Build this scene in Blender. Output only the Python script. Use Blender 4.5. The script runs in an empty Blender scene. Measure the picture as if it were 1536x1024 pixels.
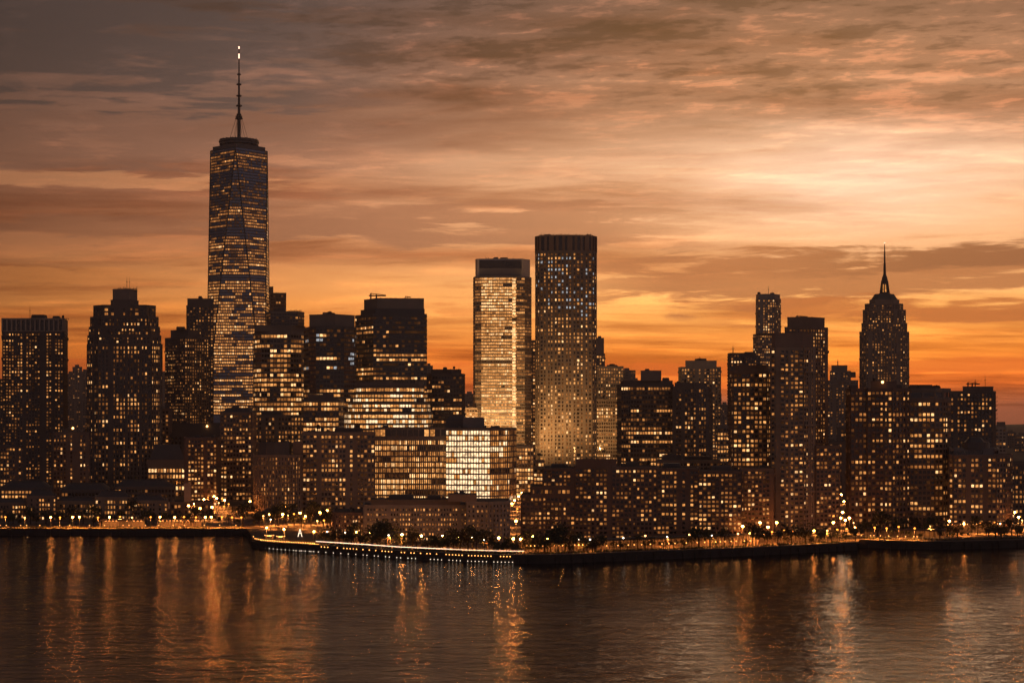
import bpy, math, random
from mathutils import Vector
R = math.radians
S = bpy.context.scene
COL = S.collection

# ------------------------------------------------------------------ camera
F, HY, H = 2436.0, 615.0, 56.0          # focal length in photo pixels, horizon row, eye height in metres
cam_d = bpy.data.cameras.new('camera')
cam = bpy.data.objects.new('camera', cam_d)
COL.objects.link(cam)
cam.location = (0, 0, H)
cam.rotation_euler = (R(90), 0, 0)
cam_d.sensor_width = 36.0
cam_d.lens = 36.0 * F / 1536.0
cam_d.shift_y = (HY - 512.0) / 1536.0
cam_d.clip_start, cam_d.clip_end = 1.0, 40000.0
S.camera = cam

# ------------------------------------------------------------------ colour / exposure
S.view_settings.view_transform = 'Standard'
S.view_settings.look = 'None'
S.view_settings.gamma = 1.0
S.view_settings.exposure = 0.0
S.render.engine = 'CYCLES'
S.cycles.use_denoising = True
S.cycles.max_bounces = 4
S.cycles.diffuse_bounces = 2
S.cycles.glossy_bounces = 2
S.cycles.transmission_bounces = 2
S.cycles.volume_bounces = 0
S.cycles.sample_clamp_indirect = 4.0
S.cycles.caustics_reflective = False
S.cycles.caustics_refractive = False


def lin(r, g, b, k=1.0):
    f = lambda c: (c / 12.92 if c <= 0.04045 else ((c + 0.055) / 1.055) ** 2.4)
    return (f(r / 255) * k, f(g / 255) * k, f(b / 255) * k, 1.0)


class NT:
    """small node-tree helper"""
    def __init__(s, tree):
        s.t = tree
        s.n = tree.nodes
        s.l = tree.links

    def node(s, typ, **kw):
        n = s.n.new(typ)
        for k, v in kw.items():
            setattr(n, k, v)
        return n

    def put(s, sock, v):
        if isinstance(v, bpy.types.NodeSocket):
            s.l.new(v, sock)
        else:
            sock.default_value = v

    def m(s, op, a, b=0.0, c=0.0, clamp=False):
        n = s.node('ShaderNodeMath', operation=op, use_clamp=clamp)
        for i, v in enumerate((a, b, c)):
            s.put(n.inputs[i], v)
        return n.outputs[0]

    def step(s, x, a, b):
        n = s.node('ShaderNodeMapRange', interpolation_type='SMOOTHSTEP')
        s.put(n.inputs[0], x)
        n.inputs[1].default_value, n.inputs[2].default_value = a, b
        return n.outputs[0]

    def ramp(s, x, pts, lo, hi):
        mr = s.node('ShaderNodeMapRange')
        s.put(mr.inputs[0], x)
        mr.inputs[1].default_value, mr.inputs[2].default_value = lo, hi
        r = s.node('ShaderNodeValToRGB')
        e = r.color_ramp.elements
        while len(e) < len(pts):
            e.new(0.5)
        for q, (p, c) in zip(e, pts):
            q.position = (p - lo) / (hi - lo)
            q.color = c
        s.l.new(mr.outputs[0], r.inputs[0])
        return r.outputs[0]

    def mix(s, f, a, b, blend='MIX'):
        n = s.node('ShaderNodeMix', data_type='RGBA', blend_type=blend)
        n.clamp_result = False
        s.put(n.inputs[0], f)
        s.put(n.inputs[6], a)
        s.put(n.inputs[7], b)
        return n.outputs[2]

    def xyz(s, x, y, z):
        n = s.node('ShaderNodeCombineXYZ')
        for i, v in enumerate((x, y, z)):
            s.put(n.inputs[i], v)
        return n.outputs[0]

    def noise(s, vec, scale, detail=5.0, rough=0.55, dist=0.0, lac=2.0):
        n = s.node('ShaderNodeTexNoise')
        s.put(n.inputs['Vector'], vec)
        n.inputs['Scale'].default_value = scale
        n.inputs['Detail'].default_value = detail
        n.inputs['Roughness'].default_value = rough
        n.inputs['Lacunarity'].default_value = lac
        n.inputs['Distortion'].default_value = dist
        return n.outputs[0]


# ------------------------------------------------------------------ world: dusk sky with a deck of lit cloud
SUN_EL, SUN_AZ = 8.5, 11.5               # degrees; azimuth to the right of straight ahead (+Y)
world = bpy.data.worlds.new('World')
S.world = world
world.use_nodes = True
w = NT(world.node_tree)
bg = w.n['Background']
tc = w.node('ShaderNodeTexCoord')
sep = w.node('ShaderNodeSeparateXYZ')
w.l.new(tc.outputs['Generated'], sep.inputs[0])
dx, dy, dz = sep.outputs
el = w.m('MULTIPLY', w.m('ARCSINE', dz), 57.29578)
az = w.m('MULTIPLY', w.m('ARCTAN2', dx, dy), 57.29578)
# flat cloud deck seen in perspective
q = w.m('ADD', w.m('MAXIMUM', dz, 0.0), 0.065)
cu, cv = w.m('DIVIDE', dx, q), w.m('DIVIDE', dy, q)
wob = w.m('SUBTRACT', w.noise(w.xyz(w.m('MULTIPLY', az, 0.09), w.m('MULTIPLY', el, 0.5), 3.1), 1.0, 4), 0.5)
elw = w.m('ADD', el, w.m('MULTIPLY', wob, 1.5))
left = w.ramp(elw, [(-2, lin(70, 46, 44)), (0.2, lin(112, 66, 54)), (0.9, lin(184, 94, 46)), (2.0, lin(230, 128, 46)),
                    (3.2, lin(234, 150, 70)), (4.3, lin(216, 146, 84)), (5.4, lin(184, 123, 82)), (7.4, lin(160, 110, 84)),
                    (9.5, lin(138, 100, 83)), (11.5, lin(108, 84, 77)), (14, lin(82, 68, 68)), (18, lin(70, 58, 62)), (24, lin(48, 41, 48)), (60, lin(32, 28, 32))], -2, 60)
right = w.ramp(elw, [(-2, lin(80, 50, 46)), (0.2, lin(135, 76, 56)), (0.9, lin(216, 106, 42)), (2.0, lin(242, 146, 56)),
                     (3.2, lin(248, 178, 94)), (4.3, lin(242, 182, 114)), (5.4, lin(222, 166, 114)), (7.0, lin(220, 172, 128)),
                     (8.6, lin(212, 170, 134)), (10, lin(184, 144, 114)), (11.7, lin(156, 114, 90)), (14, lin(112, 82, 70)), (18, lin(84, 66, 67)), (24, lin(54, 46, 52)), (60, lin(32, 28, 32))], -2, 60)
lr = w.step(az, -12.0, 9.0)
sky = w.mix(lr, left, right)
# pale glow round the veiled sun
ga = w.m('DIVIDE', w.m('SUBTRACT', az, SUN_AZ + 0.8), 7.0)
ge = w.m('DIVIDE', w.m('SUBTRACT', el, 7.9), 2.1)
glow = w.m('EXPONENT', w.m('MULTIPLY', w.m('ADD', w.m('MULTIPLY', ga, ga), w.m('MULTIPLY', ge, ge)), -1.0))
# broad streaks of cloud
n1 = w.noise(w.xyz(w.m('MULTIPLY', cu, 0.45), w.m('ADD', cv, w.m('MULTIPLY', cu, -0.12)), 0.0), 0.75, 7, 0.58, 0.3)
n2 = w.noise(w.xyz(w.m('MULTIPLY', cu, 0.55), w.m('ADD', cv, w.m('MULTIPLY', cu, 0.15)), 7.7), 2.4, 8, 0.64, 0.3)
n3 = w.noise(w.xyz(w.m('MULTIPLY', cu, 1.0), w.m('ADD', w.m('MULTIPLY', cv, 1.35), w.m('MULTIPLY', cu, 0.25)), 2.2), 7.5, 6, 0.66, 0.12)
sky = w.mix(w.m('MULTIPLY', glow, w.m('ADD', 0.40, w.m('MULTIPLY', w.step(n2, 0.36, 0.64), 0.32))), sky, lin(212, 194, 180), 'MIX')
dark = w.step(n1, 0.44, 0.62)
sky = w.mix(w.m('MULTIPLY', dark, 0.95), sky, w.mix(1.0, sky, lin(186, 162, 160), 'MULTIPLY'))
drk2 = w.step(n2, 0.47, 0.30)
sky = w.mix(w.m('MULTIPLY', drk2, 0.6), sky, w.mix(1.0, sky, lin(196, 172, 165), 'MULTIPLY'))
lite = w.step(n2, 0.50, 0.70)
sky = w.mix(w.m('MULTIPLY', lite, 0.42), sky, w.mix(1.0, sky, (1.8, 1.6, 1.4, 1), 'MULTIPLY'))
nn = w.noise(w.xyz(w.m('MULTIPLY', az, 0.16), w.m('MULTIPLY', el, 0.95), 11.0), 1.1, 7, 0.62, 0.8)
n4 = w.noise(w.xyz(w.m('MULTIPLY', az, 0.22), w.m('MULTIPLY', el, 2.4), 15.0), 1.0, 5, 0.6, 0.3)


def bank(a0, a1, e0, tilt, thick, col, amt, seed, sharp=0.16):
    """one long bank of lower cloud, frayed by noise"""
    global sky
    e = w.m('SUBTRACT', el, w.m('ADD', e0, w.m('MULTIPLY', w.m('SUBTRACT', az, 0.5 * (a0 + a1)), tilt)))
    e = w.m('DIVIDE', e, thick)
    d = w.m('SUBTRACT', 1.0, w.m('MULTIPLY', e, e))
    span = w.m('MULTIPLY', w.step(az, a0 - 4, a0 + 4), w.m('SUBTRACT', 1.0, w.step(az, a1 - 4, a1 + 4)))
    d = w.m('ADD', w.m('MULTIPLY', d, 0.45), w.m('MULTIPLY', w.m('SUBTRACT', w.m('ADD', nn, n4), 1.0), 1.9))
    d = w.m('MULTIPLY', w.step(d, 0.05, 0.05 + 2 * sharp), span)
    sky = w.mix(w.m('MULTIPLY', d, amt), sky, col)


bank(2, 26, 4.75, 0.03, 1.0, lin(150, 95, 66), 0.9, 0)
bank(7, 28, 3.45, 0.0, 0.5, lin(162, 92, 54), 0.85, 0)
bank(11, 28, 5.55, 0.05, 0.6, lin(122, 78, 60), 0.95, 0)
bank(-9, 6, 6.5, -0.03, 0.9, lin(144, 99, 76), 0.85, 0)
bank(-5, 0, 3.55, 0.0, 0.3, lin(200, 122, 66), 0.7, 0)
bank(-30, -5, 9.3, 0.0, 1.3, lin(118, 86, 74), 0.6, 0)
bank(-30, -6, 12.4, 0.0, 2.2, lin(74, 64, 66), 0.85, 0)
bank(-26, -7, 7.7, 0.02, 0.35, lin(206, 146, 102), 0.6, 0)
bank(-26, -4, 6.2, 0.02, 0.5, lin(132, 90, 70), 0.5, 0)
bank(-24, -12, 4.6, 0.0, 0.3, lin(226, 148, 80), 0.5, 0)
bank(-20, 30, 1.5, 0.0, 0.28, lin(196, 92, 38), 0.6, 0)
# rippled high cloud towards the top
msk = w.m('MULTIPLY', w.step(w.m('ADD', el, w.m('MULTIPLY', az, 0.07)), 9.4, 12.2), w.step(az, -14, -2))
rip = w.m('ADD', w.m('MULTIPLY', n3, 0.62), w.m('MULTIPLY', n2, 0.38))
sky = w.mix(w.m('MULTIPLY', msk, w.step(rip, 0.50, 0.57)), sky, w.mix(1.0, sky, (1.62, 1.47, 1.34, 1), 'MULTIPLY'))
sky = w.mix(w.m('MULTIPLY', msk, w.step(rip, 0.48, 0.40)), sky, w.mix(1.0, sky, (0.54, 0.54, 0.60, 1), 'MULTIPLY'))
sky = w.mix(w.m('MULTIPLY', w.step(el, 5.5, 8.5), w.m('MULTIPLY', w.step(n3, 0.54, 0.66), 0.40)), sky, w.mix(1.0, sky, (1.5, 1.4, 1.3, 1), 'MULTIPLY'))
# the sky dims away from the sunset
off = w.m('ABSOLUTE', w.m('SUBTRACT', az, 6.0))
dim = w.ramp(off, [(0, (1, 1, 1, 1)), (11, (1, 1, 1, 1)), (17, (.76, .75, .76, 1)), (24, (.46, .45, .47, 1)), (45, (.40, .40, .43, 1)), (180, (.40, .40, .43, 1))], 0, 180)
sky = w.mix(1.0, sky, dim, 'MULTIPLY')
sky = w.mix(1.0, sky, (1.70, 1.53, 1.42, 1), 'MULTIPLY')
hi = w.ramp(el, [(0, (1, 1, 1, 1)), (8.5, (1, 1, 1, 1)), (11.5, (.83, .84, .87, 1)), (15, (.72, .74, .79, 1)), (60, (.72, .74, .80, 1))], 0, 60)
sky = w.mix(1.0, sky, hi, 'MULTIPLY')
east = w.ramp(el, [(0, lin(128, 105, 104)), (18, lin(112, 98, 104)), (60, lin(60, 53, 58)), (90, lin(46, 42, 46))], 0, 90)
er = w.m('ADD', 1.0, w.m('MULTIPLY', dx, 0.45))
east = w.mix(1.0, east, w.xyz(er, er, er), 'MULTIPLY')
sky = w.mix(w.step(off, 40, 115), sky, east)
nish = w.node('ShaderNodeTexSky', sky_type='NISHITA')
nish.sun_disc = False
nish.sun_elevation = R(SUN_EL)
nish.sun_rotation = R(SUN_AZ)
nish.air_density, nish.dust_density = 2.0, 3.0
clear = w.mix(1.0, nish.outputs[0], (0.0035, 0.0035, 0.0035, 1), 'MULTIPLY')   # the little clear sky left between the clouds
sky = w.mix(1.0, sky, clear, 'ADD')
w.l.new(sky, bg.inputs[0])
bg.inputs[1].default_value = 1.0

# ------------------------------------------------------------------ sun, low and veiled by cloud
sun_d = bpy.data.lights.new('sun', 'SUN')
sun_d.energy = 0.09
sun_d.angle = R(10)
sun_d.color = (1.0, 0.62, 0.34)
sun = bpy.data.objects.new('sun', sun_d)
COL.objects.link(sun)
sd = Vector((math.sin(R(SUN_AZ)) * math.cos(R(SUN_EL)), math.cos(R(SUN_AZ)) * math.cos(R(SUN_EL)), math.sin(R(SUN_EL))))
sun.rotation_euler = sd.to_track_quat('Z', 'Y').to_euler()

# ================================================================== materials
def principled(name, col, rough=0.7, spec=0.4, metal=0.0, var=0.25, scale=0.06, bump=0.0):
    m = bpy.data.materials.new(name)
    m.use_nodes = True
    t = NT(m.node_tree)
    b = t.n['Principled BSDF']
    g = t.node('ShaderNodeNewGeometry')
    nz = t.noise(g.outputs['Position'], scale, 6, 0.6)
    nf = t.noise(t.xyz(0, 0, 0) if False else g.outputs['Position'], scale * 14, 3, 0.6)
    k = t.m('ADD', t.m('MULTIPLY', t.m('SUBTRACT', nz, 0.5), 3.2 * var), t.m('ADD', t.m('MULTIPLY', t.m('SUBTRACT', nf, 0.5), 1.6 * var), 1.0), clamp=False)
    kk = t.xyz(k, k, k)
    c = t.mix(1.0, (col[0], col[1], col[2], 1), kk, 'MULTIPLY')
    t.l.new(c, b.inputs['Base Color'])
    b.inputs['Roughness'].default_value = rough
    b.inputs['Specular IOR Level'].default_value = spec
    b.inputs['Metallic'].default_value = metal
    return m


def emitter(name, col, strength, sample='NONE', vary=False):
    m = bpy.data.materials.new(name)
    m.use_nodes = True
    t = NT(m.node_tree)
    t.n.remove(t.n['Principled BSDF'])
    e = t.node('ShaderNodeEmission')
    e.inputs[0].default_value = (*col, 1)
    if vary:      # blinds, furniture, lamps and people inside the room
        g = t.node('ShaderNodeNewGeometry')
        v = t.node('ShaderNodeTexVoronoi')
        t.l.new(g.outputs['Position'], v.inputs['Vector'])
        v.inputs['Scale'].default_value = 0.8
        s2 = t.node('ShaderNodeSeparateColor')
        t.l.new(v.outputs['Color'], s2.inputs[0])
        k = t.m('ADD', t.m('MULTIPLY', s2.outputs[0], 1.0), 0.45)
        t.l.new(t.m('MULTIPLY', k, strength), e.inputs[1])
    else:
        e.inputs[1].default_value = strength
    t.l.new(e.outputs[0], t.n['Material Output'].inputs[0])
    m.cycles.emission_sampling = sample
    return m


M = {
    'concrete': principled('concrete', (.19, .155, .13), .85),
    'concrete_pale': principled('concrete_pale', (.34, .27, .21), .85),
    'concrete_dark': principled('concrete_dark', (.12, .10, .09), .85),
    'brick': principled('brick', (.21, .145, .108), .9),
    'brick_dark': principled('brick_dark', (.15, .10, .078), .9),
    'sandstone': principled('sandstone', (.27, .20, .145), .9),
    'render_grey': principled('render_grey', (.22, .195, .175), .9),
    'stone': principled('stone', (.24, .18, .135), .85),
    'metal_dark': principled('metal_dark', (.07, .066, .066), .55, .5),
    'metal_grey': principled('metal_grey', (.16, .15, .15), .5, .5, .3),
    'metal_pale': principled('metal_pale', (.42, .38, .34), .45, .5, .3),
    'glass': principled('glass', (.016, .016, .019), .12, .6, 0, .1),
    'glass_blue': principled('glass_blue', (.125, .15, .20), .14, .6, .85, .12),
    'glass_warm': principled('glass_warm', (.07, .055, .04), .18, .8, .45, .1),
    'roof': principled('roof', (.05, .043, .04), .9),
    'roof_grey': principled('roof_grey', (.11, .095, .085), .85),
    'asphalt': principled('asphalt', (.09, .08, .075), .8),
    'paving': principled('paving', (.30, .24, .19), .8),
    'ground': principled('ground', (.10, .085, .07), .95, .2, 0, .5, .02),
    'seawall': principled('seawall', (.035, .03, .028), .8, .3, 0, .4, .15),
    'bark': principled('bark', (.05, .035, .025), .95),
    'leaf': principled('leaf', (.045, .05, .022), .7, .3, 0, .45, .5),
    'leaf_dark': principled('leaf_dark', (.03, .038, .018), .7, .3, 0, .45, .5),
    'iron': principled('iron', (.03, .03, .03), .5),
    'copper': principled('copper_green', (.07, .085, .075), .7),
    'red': principled('red_paint', (.30, .05, .03), .6),
    'tent': principled('canvas', (.45, .36, .27), .8),
}
WARM = [((1, .34, .09), .04), ((1, .34, .085), .09), ((1, .335, .08), .17), ((1, .34, .08), .29), ((1, .36, .09), .44),
        ((1, .385, .095), .74), ((1, .43, .125), 1.1), ((1, .54, .22), 1.6), ((.92, .95, 1.0), .42), ((1, .66, .36), 1.6)]
W = [emitter('lit_room', c, s, vary=True) for c, s in WARM]
LAMP_ORANGE = emitter('sodium_lamp', (1.0, .27, .035), 5, 'FRONT')
LAMP_WARM = emitter('warm_lamp', (1.0, .42, .12), 10, 'FRONT')
LAMP_WHITE = emitter('white_lamp', (1.0, .78, .56), 10, 'FRONT')
LAMP_FLOOD = emitter('flood_lamp', (1.0, .29, .05), 90, 'FRONT')
LAMP_STREET = emitter('street_sodium_lamp', (1.0, .29, .045), 150, 'FRONT')
LAMP_PROM_GLOW = emitter('promenade_glow_lamp', (1.0, .32, .06), 240, 'FRONT')  # extra strong, to lay a broad orange glow on the water
ADDED_LENS = emitter('added_lens', (1.0, .30, .055), 4000, 'FRONT')  # hidden downward emitter, added to every lamp to light the ground
LED = emitter('white_light_strip', (1.0, .72, .50), 2.6, 'FRONT')
BULB = emitter('orange_bulb', (1.0, .38, .09), 6, 'FRONT')
BULBW = emitter('white_bulb', (1.0, .74, .52), 2.6, 'FRONT')
CEIL = emitter('ceiling_light', (1.0, .36, .08), 26, 'FRONT')
RED_LIGHT = emitter('mast_light', (1.0, .55, .38), 3.0)


# ================================================================== mesh builder
class MB:
    def __init__(s):
        s.v, s.f, s.i = [], [], []

    def face(s, pts, m=0):
        k = len(s.v)
        s.v.extend(tuple(p) for p in pts)
        s.f.append(tuple(range(k, k + len(pts))))
        s.i.append(m)

    def hexa(s, p, m=0):
        """eight corners: four below (ccw from above), four above"""
        k = len(s.v)
        s.v.extend(tuple(q) for q in p)
        for f in ((3, 2, 1, 0), (4, 5, 6, 7), (0, 1, 5, 4), (1, 2, 6, 5), (2, 3, 7, 6), (3, 0, 4, 7)):
            s.f.append(tuple(k + j for j in f))
            s.i.append(m)

    def box(s, x0, x1, y0, y1, z0, z1, m=0):
        s.hexa([(x0, y0, z0), (x1, y0, z0), (x1, y1, z0), (x0, y1, z0), (x0, y0, z1), (x1, y0, z1), (x1, y1, z1), (x0, y1, z1)], m)

    def obox(s, p, q, n, a, b, z0, z1, m=0):
        """box along plan segment p-q, from offset a to offset b along its outward normal n"""
        c = [(p[0] + n[0] * b, p[1] + n[1] * b), (q[0] + n[0] * b, q[1] + n[1] * b), (q[0] + n[0] * a, q[1] + n[1] * a), (p[0] + n[0] * a, p[1] + n[1] * a)]
        s.hexa([(x, y, z0) for x, y in c] + [(x, y, z1) for x, y in c], m)

    def prism(s, poly, z0, z1, m=0, mt=None, inset=0.0, zin=None):
        n = len(poly)
        cx = sum(p[0] for p in poly) / n
        cy = sum(p[1] for p in poly) / n
        top = [(cx + (x - cx) * (1 - inset), cy + (y - cy) * (1 - inset)) for x, y in poly]
        k = len(s.v)
        s.v.extend((x, y, z0) for x, y in poly)
        s.v.extend((x, y, z1) for x, y in top)
        for j in range(n):
            j2 = (j + 1) % n
            s.f.append((k + j, k + j2, k + n + j2, k + n + j))
            s.i.append(m)
        s.f.append(tuple(range(k + n, k + 2 * n)))
        s.i.append(m if mt is None else mt)
        s.f.append(tuple(reversed(range(k, k + n))))
        s.i.append(m)

    def tube(s, a, b, r0, r1=None, n=8, m=0):
        r1 = r0 if r1 is None else r1
        a, b = Vector(a), Vector(b)
        d = (b - a).normalized()
        u = d.orthogonal().normalized()
        t = d.cross(u)
        k = len(s.v)
        for p, r in ((a, r0), (b, r1)):
            for j in range(n):
                g = 2 * math.pi * j / n
                s.v.append(tuple(p + (u * math.cos(g) + t * math.sin(g)) * r))
        for j in range(n):
            j2 = (j + 1) % n
            s.f.append((k + j, k + j2, k + n + j2, k + n + j))
            s.i.append(m)
        s.f.append(tuple(range(k + n, k + 2 * n)))
        s.i.append(m)
        s.f.append(tuple(reversed(range(k, k + n))))
        s.i.append(m)

    def ball(s, c, r, m=0, n=8, rings=4, squash=1.0):
        for i in range(rings):
            a0, a1 = math.pi * i / rings - math.pi / 2, math.pi * (i + 1) / rings - math.pi / 2
            for j in range(n):
                g0, g1 = 2 * math.pi * j / n, 2 * math.pi * (j + 1) / n
                P = lambda a, g: (c[0] + r * math.cos(a) * math.cos(g), c[1] + r * math.cos(a) * math.sin(g), c[2] + r * squash * math.sin(a))
                pts = [P(a0, g0), P(a0, g1), P(a1, g1), P(a1, g0)]
                if i == 0:
                    pts = [pts[0], pts[2], pts[3]]
                elif i == rings - 1:
                    pts = pts[:3]
                s.face(pts, m)

    def build(s, name, mats, parent=None, base=(0, 0, 0), smooth=False):
        me = bpy.data.meshes.new(name)
        bx, by, bz = base
        me.from_pydata([(x - bx, y - by, z - bz) for x, y, z in s.v], [], s.f)
        for mt in mats if isinstance(mats, (list, tuple)) else [mats]:
            me.materials.append(mt)
        me.polygons.foreach_set('material_index', s.i)
        if smooth:
            me.polygons.foreach_set('use_smooth', [True] * len(s.f))
        me.update()
        o = bpy.data.objects.new(name, me)
        COL.objects.link(o)
        if parent:
            o.parent = parent
        else:
            o.location = base
        return o


def tag(o, label=None, cat=None, group=None, kind=None):
    for k, v in (('label', label), ('category', cat), ('group', group), ('kind', kind)):
        if v:
            o[k] = v
    return o


def empty(name, loc, label, cat, group=None):
    o = bpy.data.objects.new(name, None)
    o.empty_display_size = 2
    COL.objects.link(o)
    o.location = loc
    return tag(o, label, cat, group)


def X(px, D):
    return (px - 768.0) / F * D


def Z(py, D):
    return H + (HY - py) / F * D


GZ = 2.7          # level of the streets above the water

# ================================================================== water, land, streets
def water_material():
    m = bpy.data.materials.new('river_water')
    m.use_nodes = True
    t = NT(m.node_tree)
    b = t.n['Principled BSDF']
    b.inputs['Base Color'].default_value = (.006, .007, .010, 1)
    b.inputs['Roughness'].default_value = 0.07
    b.inputs['IOR'].default_value = 1.33
    b.inputs['Specular IOR Level'].default_value = 0.34
    g = t.node('ShaderNodeNewGeometry')
    s3 = t.node('ShaderNodeSeparateXYZ')
    t.l.new(g.outputs['Position'], s3.inputs[0])
    px, py = s3.outputs[0], s3.outputs[1]
    big = t.noise(t.xyz(t.m('MULTIPLY', px, .030), t.m('MULTIPLY', py, .055), 0), 1.0, 3, .5, .4)
    mid = t.noise(t.xyz(t.m('MULTIPLY', px, .13), t.m('MULTIPLY', py, .21), 5), 1.0, 4, .6, .6)
    fin = t.noise(t.xyz(t.m('MULTIPLY', px, .55), t.m('MULTIPLY', py, .8), 9), 1.0, 4, .6, .3)
    calm = t.step(t.noise(t.xyz(t.m('MULTIPLY', px, .006), t.m('MULTIPLY', py, .012), 2), 1.0, 3, .5, .5), .35, .65)
    hgt = t.m('ADD', t.m('MULTIPLY', big, 1.7), t.m('ADD', t.m('MULTIPLY', mid, 1.5), t.m('MULTIPLY', fin, .30)))
    hgt = t.m('MULTIPLY', hgt, t.m('ADD', .55, t.m('MULTIPLY', calm, .6)))
    bp = t.node('ShaderNodeBump')
    bp.inputs['Strength'].default_value = 1.0
    bp.inputs['Distance'].default_value = 0.47
    t.l.new(hgt, bp.inputs['Height'])
    t.l.new(bp.outputs[0], b.inputs['Normal'])
    return m


def shoreD(px):
    for (a, da), (b, db) in zip(SHORE, SHORE[1:]):
        if a <= px <= b:
            return da + (db - da) * (px - a) / (b - a)
    return SHORE[0][1] if px < SHORE[0][0] else SHORE[-1][1]


SHORE = [(-500, 735), (-200, 731), (0, 726), (200, 726), (372, 727), (378, 692), (381, 664), (395, 655), (430, 646), (480, 637), (540, 625),
         (600, 612), (700, 599), (740, 595.6), (770, 594.2), (790, 593.8), (812, 594), (840, 595.4), (870, 598), (1000, 612), (1150, 629), (1285, 652), (1289, 664), (1360, 657), (1420, 654), (1536, 664),
         (1750, 680), (2050, 700)]
sp = [(X(px, D), D) for px, D in SHORE]
mb = MB()
mb.face([(-2600, -60, 0), (2600, -60, 0), (2600, 1200, 0), (-2600, 1200, 0)])
tag(mb.build('river_water', water_material()), kind='structure')
mb = MB()
mb.face([(x, y, GZ) for x, y in sp] + [(1500, 720, GZ), (2600, 780, GZ), (2600, 6000, GZ), (-2600, 6000, GZ), (-2600, 800, GZ), (-1500, 760, GZ)])
tag(mb.build('ground', M['ground']), kind='structure')
# low hills closing the view far behind the city
mb = MB()
rg = random.Random(5)
xs = [-2590 + 5180 * i / 90 for i in range(91)]
hh = [GZ + 26 + 16 * math.sin(x * .0021 + 1) + 10 * math.sin(x * .0063) + rg.uniform(0, 7) for x in xs]
for a, b, h0, h1 in zip(xs, xs[1:], hh, hh[1:]):
    mb.face([(a, 5350, GZ), (b, 5350, GZ), (b, 5700, h1), (a, 5700, h0)])
    mb.face([(a, 5700, h0), (b, 5700, h1), (b, 5980, GZ), (a, 5980, GZ)])
tag(mb.build('far_hills', M['leaf_dark']), kind='structure')


def strip(name, mat, pts, width, z):
    """a road or path: a flat ribbon along plan points"""
    mb = MB()
    L, Rr = [], []
    for i, p in enumerate(pts):
        a = Vector(pts[max(i - 1, 0)])
        b = Vector(pts[min(i + 1, len(pts) - 1)])
        d = (b - a).normalized()
        n = Vector((-d.y, d.x)) * width / 2
        L.append((p[0] + n.x, p[1] + n.y, z))
        Rr.append((p[0] - n.x, p[1] - n.y, z))
    for i in range(len(pts) - 1):
        mb.face([Rr[i], Rr[i + 1], L[i + 1], L[i]])
    return tag(mb.build(name, mat), kind='structure')


def along(a, b, off):
    """points parallel to the shore, OFF metres inland, between photo columns a and b"""
    out = []
    n = max(2, int((b - a) / 12))
    for i in range(n + 1):
        px = a + (b - a) * i / n
        D = shoreD(px) + off
        out.append((X(px, D), D))
    return out


strip('promenade', M['paving'], along(386, 1284, 4.5), 6, GZ + .006)
strip('promenade', M['paving'], along(-300, 366, 4.5), 6, GZ + .006)
strip('promenade', M['paving'], along(1292, 1800, 4.5), 6, GZ + .006)
strip('road', M['asphalt'], along(-300, 360, 16), 9, GZ + .004)
strip('road', M['asphalt'], along(1292, 1800, 22), 9, GZ + .004)
for px0, D0, px1, D1, wd in ((318, 742, 322, 1400, 16), (505, 742, 480, 1500, 14), (780, 690, 792, 1900, 16), (1262, 690, 1268, 1500, 16), (1085, 760, 1086, 1700, 14), (246, 790, 246, 1600, 14)):
    strip('road', M['asphalt'], [(X(px0, D0), D0), (X(px1, D1), D1)], wd, GZ + .008)
strip('road', M['asphalt'], [(X(-300, 775), 775), (X(380, 770), 770), (X(520, 745), 745)], 11, GZ + .012)

for a, b, lab in ((0, 5, 'dark seawall of the left embankment running out of frame'), (4, 19, 'long dark seawall under the white lit promenade in the centre'),
                  (18, 22, 'dark seawall below the orange arcade right of centre'), (22, 28, 'low dark seawall at the far right shore')):
    mb, rw = MB(), random.Random(a)
    seg = sp[a:b]
    for p, q2 in zip(seg, seg[1:]):
        d = Vector((q2[0] - p[0], q2[1] - p[1])).normalized()
        n = (d.y, -d.x)
        mb.obox(p, q2, n, -.5, .5, -2, GZ + .3)
        mb.obox(p, q2, n, -.6, .62, GZ + .302, GZ + .5)
        L = math.hypot(q2[0] - p[0], q2[1] - p[1])
        k = int(L / 4)
        for j in range(k):
            t0 = (j + rw.uniform(.2, .8)) / max(k, 1)
            cx, cy = p[0] + (q2[0] - p[0]) * t0, p[1] + (q2[1] - p[1]) * t0
            mb.obox((cx - d.x * .25, cy - d.y * .25), (cx + d.x * .25, cy + d.y * .25), n, .4, rw.uniform(.7, 1.3), -2, GZ + rw.uniform(-1.2, .6))
    tag(mb.build('seawall', M['seawall']), lab, 'seawall')

# ================================================================== buildings
UNITQ = []
for k, mt in enumerate(W):
    mb = MB()
    mb.face([(-.5, 0, -.5), (.5, 0, -.5), (.5, 0, .5), (-.5, 0, .5)])
    me = bpy.data.meshes.new('window')
    me.from_pydata(mb.v, [], mb.f)
    me.materials.append(mt)
    UNITQ.append(me)
from mathutils import Matrix


def pick(rg, lv, sg=1.35):
    """brightness step around a mean level"""
    return max(0, min(7, int(round(rg.gauss(lv, sg)))))


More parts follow.
